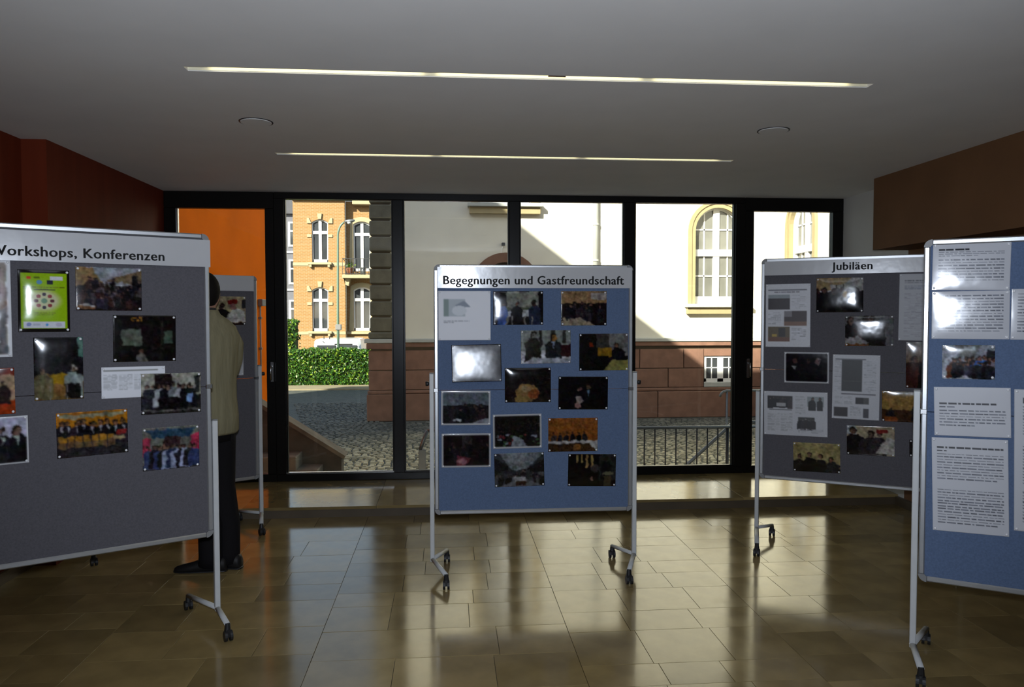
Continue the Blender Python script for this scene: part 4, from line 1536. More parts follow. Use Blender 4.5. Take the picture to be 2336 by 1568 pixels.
def p(c):
    c.rect(0, 0, 1, 1, (20, 16, 16)).rect(0.64, 0, 1, 0.8, (44, 44, 42)).man(0.8, 0.1, 0.7, (18, 18, 20), (50, 45, 42))
    for x in (0.17, 0.27, 0.37, 0.47):
        c.rect(x, 0.04, x + 0.04, 0.28 + (0.12 if x > 0.3 else 0), (170, 140, 85))
    c.ell(0.56, 0.45, 0.09, 0.13, (70, 64, 64)).ell(0.83, 0.6, 0.13, 0.05, (110, 104, 80)).ell(0.49, 0.76, 0.03, 0.05, (150, 110, 90)).rect(0.75, 0.68, 0.9, 1, (70, 60, 42)).noise(8)


sheet('photo_print', 'C', 0.953, 0.254, 0.294, 0.197, -1.1, 'dark photo with golden candles, lowest at the right of the middle board', PH, p, gain=0.8)


# ---- left board
def p(c):
    c.rect(0.05, 0.02, 0.95, 0.98, (150, 140, 135)).rect(0.3, 0.02, 0.72, 0.42, (120, 105, 95)).rect(0.72, 0.05, 0.86, 0.4, (40, 36, 38)).rect(0.4, 0.5, 0.93, 0.96, (96, 92, 96)).rect(0.5, 0.58, 0.86, 0.84, (190, 192, 196)).ell(0.75, 0.46, 0.2, 0.05, (110, 85, 65)).noise(8)
    c.frame(0.03)


sheet('poster', 'L', 0.232, 1.131, 0.300, 0.417, 0, 'white-bordered poster cut by the left picture edge under the heading', 'poster', p)


def p(c):
    c.rect(0, 0, 1, 1, (24, 20, 18)).rect(0.055, 0.05, 0.945, 0.95, (150, 190, 20)).frame(0)
    d = ((c.X - 0.5) / 0.38) ** 2 + ((c.Y - 0.5) / 0.2) ** 2
    m = d < 1
    k = np.clip(1.6 * (1 - d), 0, 1)[..., None]
    c.a = np.where(m[..., None], c.a * (1 - k) + np.array((205, 205, 160)) * k, c.a)
    c.rect(0.17, 0.11, 0.25, 0.15, (210, 70, 30)).rect(0.3, 0.11, 0.42, 0.145, (100, 120, 25)).rect(0.62, 0.10, 0.87, 0.165, (215, 215, 220)).ell(0.41, 0.20, 0.055, 0.036, (95, 150, 190)).rect(0.56, 0.165, 0.67, 0.235, (30, 34, 52))
    c.text(0.1, 0.275, 0.9, 0.33, 2, (105, 115, 20), 0.6).rect(0.3, 0.31, 0.72, 0.328, (80, 90, 40))
    for i in range(8):
        an = i * math.pi / 4
        c.ell(0.5 + 0.155 * math.cos(an), 0.5 + 0.105 * math.sin(an), 0.04, 0.028, [(90, 40, 50), (140, 40, 40), (50, 40, 60), (150, 60, 60)][i % 4])
    c.ell(0.5, 0.5, 0.06, 0.04, (110, 150, 120)).text(0.3, 0.69, 0.72, 0.75, 2, (110, 120, 30), 0.9).rect(0.10, 0.83, 0.9, 0.935, (215, 218, 228)).ell(0.2, 0.88, 0.045, 0.03, (140, 150, 200)).rect(0.28, 0.865, 0.42, 0.9, (185, 190, 205)).ell(0.55, 0.885, 0.025, 0.02, (80, 150, 210)).ell(0.78, 0.885, 0.06, 0.03, (190, 185, 205))
    c.noise(5)


sheet('poster', 'L', 0.504, 1.166, 0.195, 0.273, -0.3, 'bright green poster with a ring of dots in a black border', 'poster', p, cell=0.0022, bulge=0.0045, pins='0111')


def p(c):
    c.vgrad(0, 0.4, (170, 175, 185), (150, 150, 155)).tri([(0, 0), (0.25, 0.02), (0.4, 0.35), (0, 0.45)], (150, 120, 80)).tri([(1, 0.05), (0.45, 0.3), (1, 0.45)], (120, 100, 75)).rect(0, 0.42, 1, 1, (34, 28, 28)).crowd(44, 0.02, 0.98, 0.25, 0.75, 0.28, [(30, 26, 28), (60, 40, 36), (90, 80, 85), (40, 36, 50)], (170, 130, 115)).rect(0.85, 0.2, 0.95, 0.5, (30, 30, 34))
    c.rect(0.02, 0.88, 0.28, 0.99, (150, 100, 60)).rect(0.02, 0.86, 0.28, 0.9, (190, 190, 185)).noise(14)


sheet('photo_print', 'L', 0.761, 1.223, 0.270, 0.198, -0.3, 'photo of a packed conference hall under the Workshops heading', PH, p, gain=0.85)


def p(c):
    c.rect(0, 0, 1, 1, (26, 22, 20)).rect(0.14, 0.32, 0.46, 0.64, (105, 112, 100)).rect(0.8, 0.36, 0.95, 0.58, (80, 95, 85)).rect(0.75, 0.05, 0.78, 0.9, (48, 42, 36))
    for i in range(12):
        c.ell(c.r.uniform(0.25, 0.45), c.r.uniform(0.03, 0.13), 0.015, 0.018, (240, 170, 60))
    c.crowd(8, 0.2, 0.95, 0.6, 0.7, 0.4, [(22, 20, 20), (30, 26, 26)], (60, 50, 45)).man(0.46, 0.72, 0.5, (150, 145, 135), (165, 120, 90)).noise(8)


sheet('photo_print', 'L', 0.907, 0.993, 0.270, 0.218, -0.8, 'dark photo of a lecture with chandelier and pale screen', PH, p, gain=0.85)


def p(c):
    c.rect(0, 0, 1, 0.62, (30, 28, 30)).rect(0.02, 0, 0.22, 0.55, (52, 50, 54)).rect(0.9, 0.0, 1, 0.32, (105, 150, 135)).rect(0, 0.62, 1, 1, (120, 95, 50)).rect(0.25, 0.6, 0.9, 0.74, (180, 140, 30)).man(0.18, 0.48, 0.5, (130, 120, 85), (190, 150, 120)).man(0.8, 0.46, 0.5, (120, 130, 125), (190, 160, 140), hair=(200, 195, 190)).rect(0.4, 0.74, 0.62, 0.95, (150, 110, 60)).rect(0.62, 0.75, 0.95, 0.98, (30, 26, 26)).rect(0.3, 0.68, 0.33, 1, (150, 145, 135)).rect(0.64, 0.7, 0.66, 1, (150, 145, 135)).noise(12)


sheet('photo_print', 'L', 0.554, 0.865, 0.190, 0.279, -0.1, 'upright photo of people at yellow tables', PH, p, gain=0.85, bulge=0.0045)


def p(c):
    c.rect(0.03, 0.09, 0.88, 0.135, (120, 122, 118)).cols(0.03, 0.98, 0.24, 0.76, 4, 12, (165, 168, 172))


sheet('article_sheet', 'L', 0.856, 0.789, 0.271, 0.145, -0.6, 'white newspaper article partly under a group photo', 'paper sheet', p, cell=0.003, bulge=0.001, matte=True)


def p(c):
    c.rect(0, 0, 1, 0.6, (170, 168, 155)).rect(0.22, 0.02, 0.50, 0.45, (36, 28, 26)).rect(0.9, 0.05, 0.97, 0.5, (50, 50, 50)).rect(0, 0.55, 1, 1, (40, 38, 36)).row(9, 0.08, 0.85, 0.25, 0.6, [(26, 24, 28), (40, 40, 46), (160, 165, 170)], (185, 145, 125)).rect(0.3, 0.62, 0.78, 0.85, (22, 20, 22)).rect(0.75, 0.5, 0.84, 0.75, (130, 165, 210)).rect(0, 0.9, 1, 0.94, (110, 108, 104)).noise(13)


sheet('photo_print', 'L', 1.018, 0.727, 0.267, 0.194, -0.7, 'photo of a group standing on steps before a pale house', PH, p, gain=0.85, bulge=0.003, lift=0.004)


def p(c):
    c.rect(0, 0, 1, 0.5, (190, 120, 30)).rect(0.05, 0.05, 0.95, 0.13, (165, 160, 130)).row(9, 0.0, 1.0, 0.2, 0.6, DK, (205, 140, 95), shirt=(190, 190, 195)).rect(0, 0.55, 1, 1, (50, 46, 50))
    for i in range(7):
        c.rect(0.02 + i * 0.115, 0.55, 0.12 + i * 0.115, 0.78, (185, 130, 45))
        c.rect(0.02 + i * 0.115, 0.64, 0.12 + i * 0.115, 0.8, (130, 100, 65))
    c.rect(0.8, 0.58, 0.96, 0.68, (205, 180, 130)).rect(0.85, 0.45, 0.98, 0.56, (170, 50, 50)).noise(14)


sheet('photo_print', 'L', 0.682, 0.563, 0.287, 0.204, 0.4, 'photo of people seated in a row on yellow chairs before an orange wall', PH, p, gain=0.85)


def p(c):
    c.rect(0, 0, 1, 1, (120, 120, 112)).tri([(0.05, 0.05), (0.95, 0.05), (0.8, 0.25), (0.2, 0.25)], (50, 80, 105)).rect(0, 0.25, 0.14, 0.7, (190, 70, 90)).rect(0.86, 0.2, 1, 0.6, (195, 60, 90)).rect(0.36, 0.22, 0.66, 0.5, (60, 40, 42)).rect(0, 0.85, 1, 1, (70, 66, 64)).row(11, 0.08, 0.95, 0.42, 0.55, [(28, 26, 32), (50, 60, 95), (36, 34, 40), (160, 170, 200)], (180, 130, 112)).noise(13)


sheet('photo_print', 'L', 1.014, 0.463, 0.254, 0.204, -0.4, 'photo of a group under a blue awning between pink panels', PH, p, gain=0.85)


def p(c):
    c.rect(0, 0, 1, 1, (180, 150, 120)).rect(0, 0, 1, 0.15, (120, 45, 25)).rect(0, 0.7, 1, 1, (165, 60, 25)).man(0.86, 0.28, 0.5, (40, 30, 26), (120, 80, 60)).man(0.6, 0.3, 0.5, (120, 60, 30)).man(0.3, 0.32, 0.5, (60, 40, 36)).noise(9)


sheet('photo_print', 'L', 0.245, 0.775, 0.285, 0.200, 0.5, 'photo with a red floor cut by the left picture edge', PH, p, gain=0.9)


def p(c):
    c.rect(0, 0, 1, 1, (185, 185, 205)).rect(0, 0.78, 1, 1, (40, 34, 36)).row(5, 0.05, 0.98, 0.2, 0.85, [(30, 28, 32), (40, 38, 44)], (190, 150, 130), shirt=(170, 185, 170)).noise(8).frame(0.04)


sheet('photo_print', 'L', 0.285, 0.560, 0.295, 0.208, 0.3, 'white-bordered photo of standing men in suits cut by the left picture edge', PH, p, gain=0.95)


# ---- Jubilaeen board
def p(c):
    c.rect(0.06, 0.085, 0.92, 0.105, (95, 95, 105)).text(0.2, 0.125, 0.75, 0.15, 1, (130, 125, 135), 1.0)
    c.rect(0.06, 0.17, 0.54, 0.23, (150, 160, 165)).rect(0.06, 0.23, 0.54, 0.40, (45, 34, 38)).rect(0.42, 0.43, 0.92, 0.66, (60, 44, 44)).rect(0.42, 0.43, 0.6, 0.52, (130, 125, 130)).rect(0.42, 0.6, 0.92, 0.66, (130, 95, 75)).rect(0.06, 0.68, 0.54, 0.91, (100, 85, 60)).rect(0.3, 0.70, 0.44, 0.84, (45, 40, 40)).rect(0.15, 0.80, 0.25, 0.84, (190, 160, 60)).rect(0.06, 0.85, 0.54, 0.91, (115, 75, 55))
    c.cols(0.58, 0.94, 0.18, 0.40, 1, 9, (190, 190, 198)).cols(0.06, 0.38, 0.45, 0.65, 1, 8, (190, 190, 198)).cols(0.58, 0.94, 0.70, 0.9, 1, 8, (190, 190, 198)).noise(4)


sheet('article_sheet', 'J', 0.172, 1.116, 0.284, 0.424, 0.3, 'white article sheet with three small pictures on the Jubiläen board', 'paper sheet', p, cell=0.0035, gain=0.92, matte=True)


def p(c):
    c.rect(0, 0, 1, 0.35, (165, 140, 100)).tri([(0.5, 0.3), (0.75, 0), (1, 0), (1, 0.6), (0.8, 0.6)], (170, 170, 165)).rect(0.3, 0.2, 0.7, 0.34, (170, 170, 160)).rect(0.42, 0.2, 0.44, 0.34, (60, 55, 50)).rect(0.56, 0.2, 0.58, 0.34, (60, 55, 50)).rect(0, 0.4, 1, 1, (22, 18, 18)).row(7, 0.0, 0.9, 0.28, 0.8, [(22, 20, 22), (28, 24, 24), (34, 30, 28)], (120, 85, 70)).rect(0.58, 0.4, 0.68, 0.58, (190, 150, 60)).noise(9)


sheet('photo_print', 'J', 0.49, 1.249, 0.282, 0.225, 0.2, 'photo of a dark standing group right under the word Jubiläen', PH, p, gain=0.85, bulge=0.005)


def p(c):
    c.rect(0, 0, 1, 1, (120, 120, 120)).man(0.18, 0.02, 1.2, (30, 26, 28), (190, 150, 135), w=1.1).man(0.38, 0.0, 1.2, (60, 30, 28), (80, 60, 52), w=1.0).man(0.6, 0.0, 1.2, (34, 28, 28), (185, 140, 118), w=1.2).tri([(0, 0.75), (0.3, 0.68), (0.5, 0.9), (0.2, 1), (0, 1)], (170, 165, 165)).rect(0.0, 0.92, 0.5, 1, (130, 80, 50)).noise(9)


sheet('photo_print', 'J', 0.668, 1.016, 0.283, 0.196, 0.7, 'photo of three heads bent over papers on the Jubiläen board', PH, p, gain=0.85, bulge=0.005)


def p(c):
    c.text(0.1, 0.10, 0.9, 0.16, 2, (120, 122, 132), 1.0).text(0.1, 0.18, 0.5, 0.25, 3, (130, 140, 160), 0.8).cols(0.1, 0.92, 0.30, 0.95, 1, 28, (190, 190, 200))


sheet('info_sheet', 'J', 0.985, 1.167, 0.297, 0.422, -0.3, 'tall pale text sheet half hidden at the right of the Jubiläen board', 'paper sheet', p, cell=0.0035, gain=0.75, matte=True)


def p(c):
    c.rect(0, 0, 1, 1, (24, 20, 24)).man(0.22, 0.2, 0.9, (24, 20, 24), (125, 85, 80)).man(0.5, 0.2, 0.9, (26, 22, 26), (80, 55, 58)).man(0.8, 0.18, 0.95, (22, 20, 24), (130, 105, 100), hair=(130, 125, 125)).tri([(0.16, 0.45), (0.28, 0.45), (0.24, 0.6)], (140, 140, 140)).noise(7).frame(0.045, (215, 216, 220))


sheet('photo_print', 'J', 0.293, 0.768, 0.280, 0.207, 0.3, 'white-bordered dark photo of three solemn men', PH, p, gain=0.9)


def p(c):
    c.rect(0.06, 0.06, 0.7, 0.08, (110, 110, 120)).rect(0.2, 0.08, 0.63, 0.57, (50, 50, 50)).rect(0.24, 0.40, 0.6, 0.42, (75, 75, 72)).cols(0.04, 0.2, 0.1, 0.58, 1, 22, (185, 185, 192)).cols(0.66, 0.95, 0.1, 0.58, 1, 22, (180, 182, 190)).rect(0.2, 0.605, 0.92, 0.62, (100, 96, 104)).rect(0.5, 0.66, 0.78, 0.76, (80, 78, 76)).rect(0.5, 0.66, 0.66, 0.76, (40, 36, 38)).rect(0.05, 0.82, 0.34, 0.96, (46, 38, 40)).rect(0.66, 0.83, 0.78, 0.97, (70, 68, 76)).cols(0.06, 0.46, 0.65, 0.8, 2, 8, (190, 190, 196)).cols(0.38, 0.64, 0.8, 0.97, 1, 9, (190, 190, 196)).noise(4)


sheet('article_sheet', 'J', 0.595, 0.649, 0.282, 0.421, -0.3, 'tall white article sheet with a large dark picture at its top', 'paper sheet', p, cell=0.0035, gain=0.86, matte=True)


def p(c):
    c.vgrad(0, 0.5, (190, 188, 184), (140, 110, 90)).rect(0, 0.45, 1, 1, (60, 40, 36)).man(0.2, 0.3, 0.8, (80, 40, 34), (180, 130, 110)).man(0.6, 0.25, 0.8, (40, 30, 30), (170, 130, 110)).noise(9)


sheet('photo_print', 'J', 0.985, 0.803, 0.205, 0.290, 0.5, 'upright photo half hidden by the board cut at the right edge', PH, p, gain=0.8, bulge=0.005)


def p(c):
    c.rect(0.06, 0.10, 0.46, 0.34, (40, 36, 36)).row(6, 0.07, 0.45, 0.14, 0.25, DK, (130, 110, 100)).rect(0.2, 0.26, 0.35, 0.34, (190, 190, 192)).rect(0.69, 0.10, 0.94, 0.33, (160, 170, 172)).man(0.76, 0.12, 0.3, (24, 24, 26)).man(0.88, 0.12, 0.3, (26, 24, 26)).rect(0.54, 0.57, 0.80, 0.81, (66, 68, 66)).row(5, 0.55, 0.8, 0.6, 0.25, DK, (150, 145, 140)).rect(0.08, 0.40, 0.45, 0.43, (130, 130, 132)).cols(0.06, 0.48, 0.47, 0.92, 2, 15, (178, 178, 180)).cols(0.5, 0.68, 0.1, 0.52, 1, 14, (185, 185, 188)).cols(0.54, 0.95, 0.84, 0.94, 2, 4, (180, 180, 186)).noise(4)


sheet('article_sheet', 'J', 0.227, 0.455, 0.402, 0.297, 0.7, 'wide white double-page article with three black and white pictures', 'paper sheet', p, cell=0.0035, gain=0.86, matte=True)


def p(c):
    c.rect(0, 0, 1, 0.7, (165, 130, 70)).rect(0.2, 0, 1, 0.1, (190, 185, 175)).rect(0, 0.62, 1, 1, (75, 48, 30)).crowd(9, 0.05, 0.95, 0.4, 0.6, 0.35, DK, (130, 95, 75)).rect(0.05, 0.84, 0.3, 1, (150, 80, 35)).noise(10)


sheet('photo_print', 'J', 0.892, 0.535, 0.285, 0.195, 0.5, 'brown photo of a seated assembly half hidden at the board cut right', PH, p, gain=0.85, bulge=0.004)


def p(c):
    c.rect(0, 0, 1, 1, (185, 170, 140)).rect(0, 0, 0.2, 0.3, (180, 185, 190)).man(0.2, 0.05, 1.3, (24, 20, 22), (120, 90, 75), w=1.4).man(0.45, 0.15, 1.1, (40, 36, 38), (165, 130, 115)).man(0.66, 0.15, 1.1, (60, 52, 56), (175, 135, 125)).tri([(0.6, 0.9), (0.85, 0.35), (1, 0.4), (1, 0.95)], (200, 195, 185)).rect(0.62, 0.1, 0.86, 0.22, (130, 40, 35)).noise(9)


sheet('photo_print', 'J', 0.686, 0.304, 0.280, 0.191, 0.8, 'photo of a man in a red cap and white robe on the Jubiläen board', PH, p, gain=0.85)


def p(c):
    c.rect(0, 0, 1, 1, (170, 155, 105)).man(0.12, 0.4, 0.9, (30, 28, 26), (175, 130, 110), w=1.2).man(0.34, 0.3, 1.0, (22, 20, 22), (180, 135, 110), w=1.2).man(0.55, 0.38, 0.9, (34, 32, 28), (180, 135, 105), w=1.1).man(0.84, 0.45, 0.85, (46, 46, 48), (190, 120, 95), w=1.2).noise(9)


sheet('photo_print', 'J', 0.363, 0.169, 0.291, 0.195, 1.4, 'photo of four men against a plain yellowish wall, lowest on its board', PH, p, gain=0.85)


def p(c):
    c.rect(0, 0, 1, 1, (40, 36, 36)).crowd(6, 0.05, 0.9, 0.2, 0.4, 0.6, DK).noise(8)


sheet('photo_print', 'J', 1.045, 0.275, 0.270, 0.108, 0.8, 'dark photo strip almost hidden behind the post of the right board', PH, p, gain=0.85)


# ---- right board with text sheets
INK = (112, 115, 126)


def p(c):
    c.text(0.08, 0.12, 0.48, 0.16, 1, (45, 46, 52), 1.0, 0.7).text(0.08, 0.18, 0.92, 0.30, 3, INK, 0.6).text(0.08, 0.34, 0.92, 0.90, 9, INK, 0.25)


sheet('text_sheet', 'R', 0.175, 1.379, 0.285, 0.200, -0.8, 'white text sheet at the very top left of the board cut right', 'paper sheet', p, cell=0.0026, gain=0.88, soft=False, bulge=0.002, gloss=0.13)


def p(c):
    c.text(0.08, 0.09, 0.92, 0.88, 13, INK, 0.95)


sheet('text_sheet', 'R', 0.176, 1.173, 0.285, 0.205, 0.3, 'white text sheet right below the topmost one, glare on its left', 'paper sheet', p, cell=0.0026, gain=0.88, soft=False, bulge=0.002, gloss=0.13)


def p(c):
    c.text(0.08, 0.09, 0.92, 0.88, 13, INK, 0.5)


sheet('text_sheet', 'R', 0.465, 1.175, 0.285, 0.211, -0.3, 'white text sheet near the top, cut by the right picture edge', 'paper sheet', p, cell=0.0026, gain=0.88, soft=False, bulge=0.002, gloss=0.13)


def p(c):
    c.rect(0, 0, 1, 1, (150, 156, 165)).tri([(0.25, 0), (0.75, 0), (0.62, 0.35), (0.35, 0.35)], (110, 115, 110)).rect(0.42, 0.03, 0.66, 0.15, (175, 185, 190)).tri([(0, 0.5), (0.3, 0.2), (0.2, 1), (0, 1)], (195, 200, 212)).rect(0.85, 0.15, 1, 0.4, (40, 40, 46)).row(11, 0.18, 0.98, 0.34, 0.62, [(50, 90, 160), (150, 150, 160), (60, 44, 48), (30, 28, 32), (120, 70, 50)], (190, 140, 115)).row(9, 0.22, 0.95, 0.5, 0.5, [(40, 40, 48), (30, 28, 32), (60, 60, 70)], (150, 110, 95)).tri([(0.25, 1), (0.45, 0.9), (0.6, 1)], (190, 195, 205)).noise(12)


sheet('photo_print', 'R', 0.173, 0.972, 0.194, 0.146, 0.8, 'photo of a colourful group, the only photo on the board cut right', PH, p, cell=0.0032, gain=0.85, bulge=0.003)


def p(c):
    c.text(0.07, 0.32, 0.82, 0.36, 1, (50, 50, 56), 1.0, 0.9).text(0.07, 0.40, 0.28, 0.44, 1, INK, 1.0).text(0.07, 0.47, 0.94, 0.83, 6, INK, 0.55)


sheet('text_sheet', 'R', 0.190, 0.759, 0.281, 0.211, 1.6, 'short text sheet with a wide empty head below the group photo', 'paper sheet', p, cell=0.0026, gain=0.88, soft=False, bulge=0.001, matte=True)


def p(c):
    c.text(0.07, 0.095, 0.94, 0.115, 1, (50, 50, 56), 1.0, 0.85).text(0.07, 0.13, 0.2, 0.15, 1, (50, 50, 56), 1.0, 0.85).text(0.07, 0.17, 0.94, 0.46, 10, INK, 0.9).text(0.07, 0.55, 0.94, 0.93, 13, INK, 0.9)


sheet('text_sheet', 'R', 0.188, 0.440, 0.281, 0.408, 1.6, 'tall text sheet in two paragraphs, lowest on the board cut right', 'paper sheet', p, cell=0.0026, gain=0.88, soft=False, bulge=0.001, matte=True)


def p(c):
    c.text(0.07, 0.06, 0.94, 0.10, 2, (50, 50, 56), 0.5, 0.8).text(0.07, 0.12, 0.94, 0.33, 10, INK, 0.9).text(0.07, 0.40, 0.94, 0.68, 13, INK, 0.9).text(0.07, 0.72, 0.94, 0.95, 10, INK, 0.9)


sheet('text_sheet', 'R', 0.555, 0.570, 0.420, 0.594, 1.0, 'large text sheet cut by the right picture edge at half height', 'paper sheet', p, cell=0.004, gain=0.88, soft=False, bulge=0.001, matte=True)


# ---- board behind the man
def p(c):
    c.rect(0, 0, 1, 1, (175, 160, 125)).man(0.42, 0.25, 1.0, (24, 22, 24), (70, 50, 45), w=1.2).tri([(0.45, 0.9), (0.7, 0.4), (0.98, 0.5), (1, 0.9)], (200, 198, 190)).rect(0.55, 0.12, 0.8, 0.26, (120, 34, 30)).ell(0.68, 0.36, 0.09, 0.12, (150, 110, 100)).rect(0.9, 0.1, 1, 0.4, (50, 46, 44)).rect(0.4, 0.92, 1, 1, (40, 28, 28)).noise(8)


sheet('photo_print', 'K', 0.972, 1.245, 0.290, 0.206, -0.5, 'photo with a red cap and white robe beside the head of the man', PH, p, gain=0.9)


def p(c):
    c.cols(0.08, 0.92, 0.08, 0.92, 1, 14, (170, 170, 175))


sheet('text_sheet', 'K', 0.952, 0.882, 0.290, 0.212, -0.3, 'white text sheet beside the sleeve of the man', 'paper sheet', p, cell=0.0035, gain=0.85, matte=True)


# ================================================================== the man seen from behind
def person():
    """local frame: faces +y, origin between the feet"""
    # body grown with a skin modifier from connected joints
    V, E, Rr = [], [], []

    def v(p, r, link=None):
        V.append(p); Rr.append(r)
        if link is not None:
            E.append((link, len(V) - 1))
        return len(V) - 1
    pel = v((0, 0, 0.97), 0.125)
    wst = v((0, 0.01, 1.14), 0.115, pel)
    chs = v((0, 0.0, 1.36), 0.125, wst)
    nb = v((0, -0.015, 1.53), 0.062, chs)
    nk = v((0, 0.0, 1.60), 0.055, nb)
    hd = v((0, 0.015, 1.68), 0.075, nk)
    h2 = v((0, 0.015, 1.755), 0.082, hd)
    h3 = v((0, 0.005, 1.80), 0.05, h2)
    v((0, 0.105, 1.70), 0.014, hd)                       # nose
    for s in (-1, 1):
        v((s * 0.088, 0.0, 1.70), 0.018, hd)             # ears
        sh = v((s * 0.15, -0.005, 1.46), 0.06, chs)
        el = v((s * 0.175, 0.05, 1.19), 0.042, sh)
        wr = v((s * 0.10, 0.25, 1.16), 0.03, el)
        pm = v((s * 0.02, 0.285, 1.18), 0.028, wr)
        for k in range(4):
            z = 1.21 - k * 0.021
            f1 = v((-s * 0.03, 0.30 - 0.006 * k, z), 0.0095, pm)
            f2 = v((-s * 0.062 + s * 0.004 * k, 0.292 - 0.006 * k, z - 0.004), 0.009, f1)
            v((-s * 0.085 + s * 0.006 * k, 0.270, z - 0.006), 0.008, f2)
        t1 = v((s * 0.03, 0.29, 1.225), 0.010, pm)
        v((s * 0.0, 0.292, 1.245), 0.009, t1)
        hp = v((s * 0.085, 0.0, 0.90), 0.09, pel)
        fx, fy = (-0.004, -0.040) if s < 0 else (0.099, -0.055)
        kn = v((s * 0.055 + fx * 0.5, 0.01, 0.50), 0.056, hp)
        an = v((fx, fy, 0.10), 0.038, kn)
        v((fx - 0.05, fy + 0.06, 0.05), 0.030, an)
    me = bpy.data.meshes.new('person')
    me.from_pydata(V, E, [])
    ob = bpy.data.objects.new('person_tmp', me)
    COL.objects.link(ob)
    md = ob.modifiers.new('skin', 'SKIN')
    md.use_smooth_shade = True
    sv = me.skin_vertices[0].data
    for i, r in enumerate(Rr):
        sv[i].radius = (r, r)
        sv[i].use_root = (i == 0)
    sb = ob.modifiers.new('sub', 'SUBSURF')
    sb.levels = sb.render_levels = 2
    bpy.context.view_layer.update()
    body = bpy.data.meshes.new_from_object(ob.evaluated_get(bpy.context.evaluated_depsgraph_get()))
    bpy.data.objects.remove(ob)
    body.name = 'person'
    body.materials.clear()
    body.materials.append(M_skin)
    root = bpy.data.objects.new('person', body)
    COL.objects.link(root)
    tag(root, 'person seen from behind in an olive jacket and black trousers by the left board', 'person')

    def ell(cx, cy, z, rx, ry, n=28, k=0.0, ph=0.0):
        return [(cx + rx * math.cos(q) * (1 + k * math.cos(7 * q + ph)), cy + ry * math.sin(q) * (1 + k * math.cos(7 * q + ph)), z) for q in [2 * math.pi * j / n for j in range(n)]]
    # jacket: torso and two bent sleeves
    j = MB()
    j.loft([ell(0, 0.01, 0.845, 0.195, 0.150, k=0.020, ph=0), ell(0, 0.0, 0.86, 0.200, 0.152, k=0.02), ell(0, -0.005, 0.95, 0.197, 0.148, k=0.016, ph=0.4), ell(0, 0.0, 1.06, 0.188, 0.140, k=0.012, ph=0.8), ell(0, 0, 1.16, 0.188, 0.136, k=0.010, ph=1.2), ell(0, 0, 1.27, 0.197, 0.138, k=0.008, ph=1),
            ell(0, -0.005, 1.37, 0.205, 0.138), ell(0, -0.01, 1.44, 0.212, 0.125), ell(0, -0.012, 1.50, 0.190, 0.102), ell(0, -0.014, 1.545, 0.140, 0.084), ell(0, -0.012, 1.575, 0.088, 0.074), ell(0, -0.012, 1.60, 0.072, 0.070), ell(0, -0.010, 1.603, 0.064, 0.062)])
    for s in (-1, 1):
        j.tube([(s * 0.105, -0.005, 1.475), (s * 0.148, -0.003, 1.445), (s * 0.172, 0.0, 1.39), (s * 0.178, 0.015, 1.30), (s * 0.178, 0.045, 1.22), (s * 0.168, 0.09, 1.175), (s * 0.14, 0.16, 1.16), (s * 0.10, 0.235, 1.16)], [0.050, 0.066, 0.073, 0.068, 0.060, 0.056, 0.050, 0.046], 16)
    me2 = j.mesh('jacket', True)
    obj('jacket', me2, M_jacket, root)
    MB().loft([ell(0, -0.008, 1.585, 0.066, 0.066), ell(0, -0.006, 1.615, 0.062, 0.064), ell(0, -0.004, 1.618, 0.056, 0.058)]).build('shirt_collar', M_shirt, root, True)
    # trousers
    t = MB()
    t.loft([ell(0, 0, 0.80, 0.165, 0.115), ell(0, 0, 0.90, 0.175, 0.125), ell(0, 0, 1.0, 0.165, 0.12)])
    for s, fx, fy in ((-1, -0.008, -0.040), (1, 0.099, -0.055)):
        t.tube([(s * 0.085, 0, 0.93), (s * 0.085, 0.0, 0.75), (s * 0.045 + fx * 0.5, 0.005, 0.50), (fx, fy, 0.28), (fx, fy, 0.10), (fx, fy + 0.005, 0.045)], [0.095, 0.092, 0.080, 0.072, 0.070, 0.072], 16)
    t.build('trousers', M_trous, root, True)
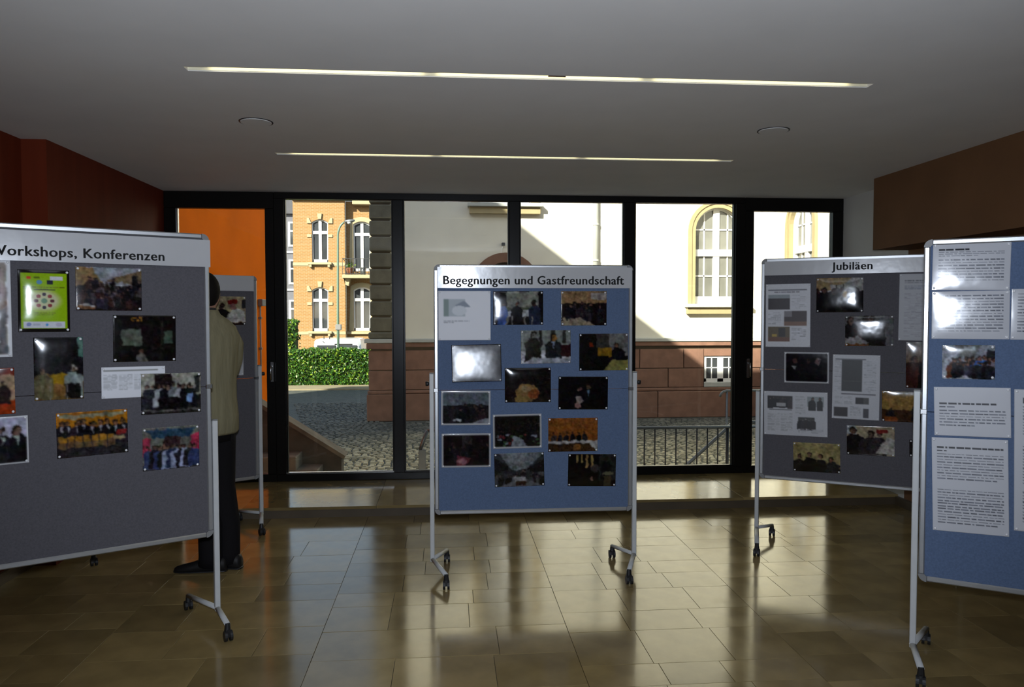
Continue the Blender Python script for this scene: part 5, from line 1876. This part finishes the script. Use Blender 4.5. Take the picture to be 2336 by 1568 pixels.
    # shoes
    for s, fx, fy, ang in ((-1, 0.006, -0.036, math.radians(45)), (1, 0.099, -0.055, math.radians(30))):
        sh = MB()
        prof = [(-0.085, 0.028, 0.07), (-0.075, 0.038, 0.09), (-0.02, 0.04, 0.10), (0.05, 0.043, 0.085), (0.12, 0.049, 0.060), (0.18, 0.044, 0.046), (0.215, 0.028, 0.036), (0.228, 0.010, 0.026)]
        rings = []
        for y, w, h in prof:
            rings.append([(w * math.cos(q), y, max(0.002, h / 2 + h / 2 * math.sin(q)) if math.sin(q) > -0.5 else 0.002) for q in [2 * math.pi * k / 14 for k in range(14)]])
        sh.loft(rings)
        so = sh.mesh('shoe', True)
        o = obj('shoe', so, M_shoe, root)
        o.location = (fx, fy, 0)
        o.rotation_euler = (0, 0, ang)
        sl = MB()
        sl.loft([[(w * 1.04 * math.cos(q), y * 1.02 + 0, 0.007 + 0.007 * math.sin(q)) for q in [2 * math.pi * k / 10 for k in range(10)]] for y, w, h in prof])
        o2 = sl.build('sole', M_black, o, True)
    # hair: cap over crown and back of the head
    hm = MB()
    rings = []
    n = 24
    for i in range(11):
        ph = math.pi * 0.5 * (1 - i / 10 * 1.72)       # crown downwards
        z = 1.722 + 0.118 * math.sin(ph)
        r = math.cos(ph)
        rg_ = []
        for q in range(n):
            an = 2 * math.pi * q / n
            fx = 0.088 * r * math.cos(an)
            fy = 0.106 * r * math.sin(an)
            zz = z
            if fy > 0.02 and zz < 1.775:
                zz = 1.775 + (zz - 1.775) * 0.15
                fy *= 0.98
            rg_.append((fx, fy + 0.005, zz))
        rings.append(rg_)
    rings[0] = [(p_[0] * 0.02 + 0.001 * math.cos(k), p_[1] * 0.02, 1.840) for k, p_ in enumerate(rings[0])]
    hm.loft(rings)
    hm.build('hair', M_hair, root, True)
    # face: eyes, mouth, eyebrows
    for s in (-1, 1):
        MB().loft([[(s * 0.033 + 0.012 * math.cos(q) * k, 0.086 + d, 1.718 + 0.008 * math.sin(q) * k) for q in [2 * math.pi * i / 10 for i in range(10)]] for d, k in ((-0.01, 1.0), (0.006, 0.7))]).build('eye', M_paper, root, True)
        MB().tube([(s * 0.016, 0.093, 1.738), (s * 0.034, 0.094, 1.742), (s * 0.052, 0.085, 1.737)], 0.004, 6).build('eyebrow', M_hair, root)
    MB().tube([(-0.024, 0.088, 1.655), (0, 0.095, 1.654), (0.024, 0.088, 1.655)], 0.005, 6).build('mouth', M_terra, root, True)
    root.location = (-1.478, 4.77, 0)
    root.rotation_euler = (0, 0, math.radians(45))
    return root


person()
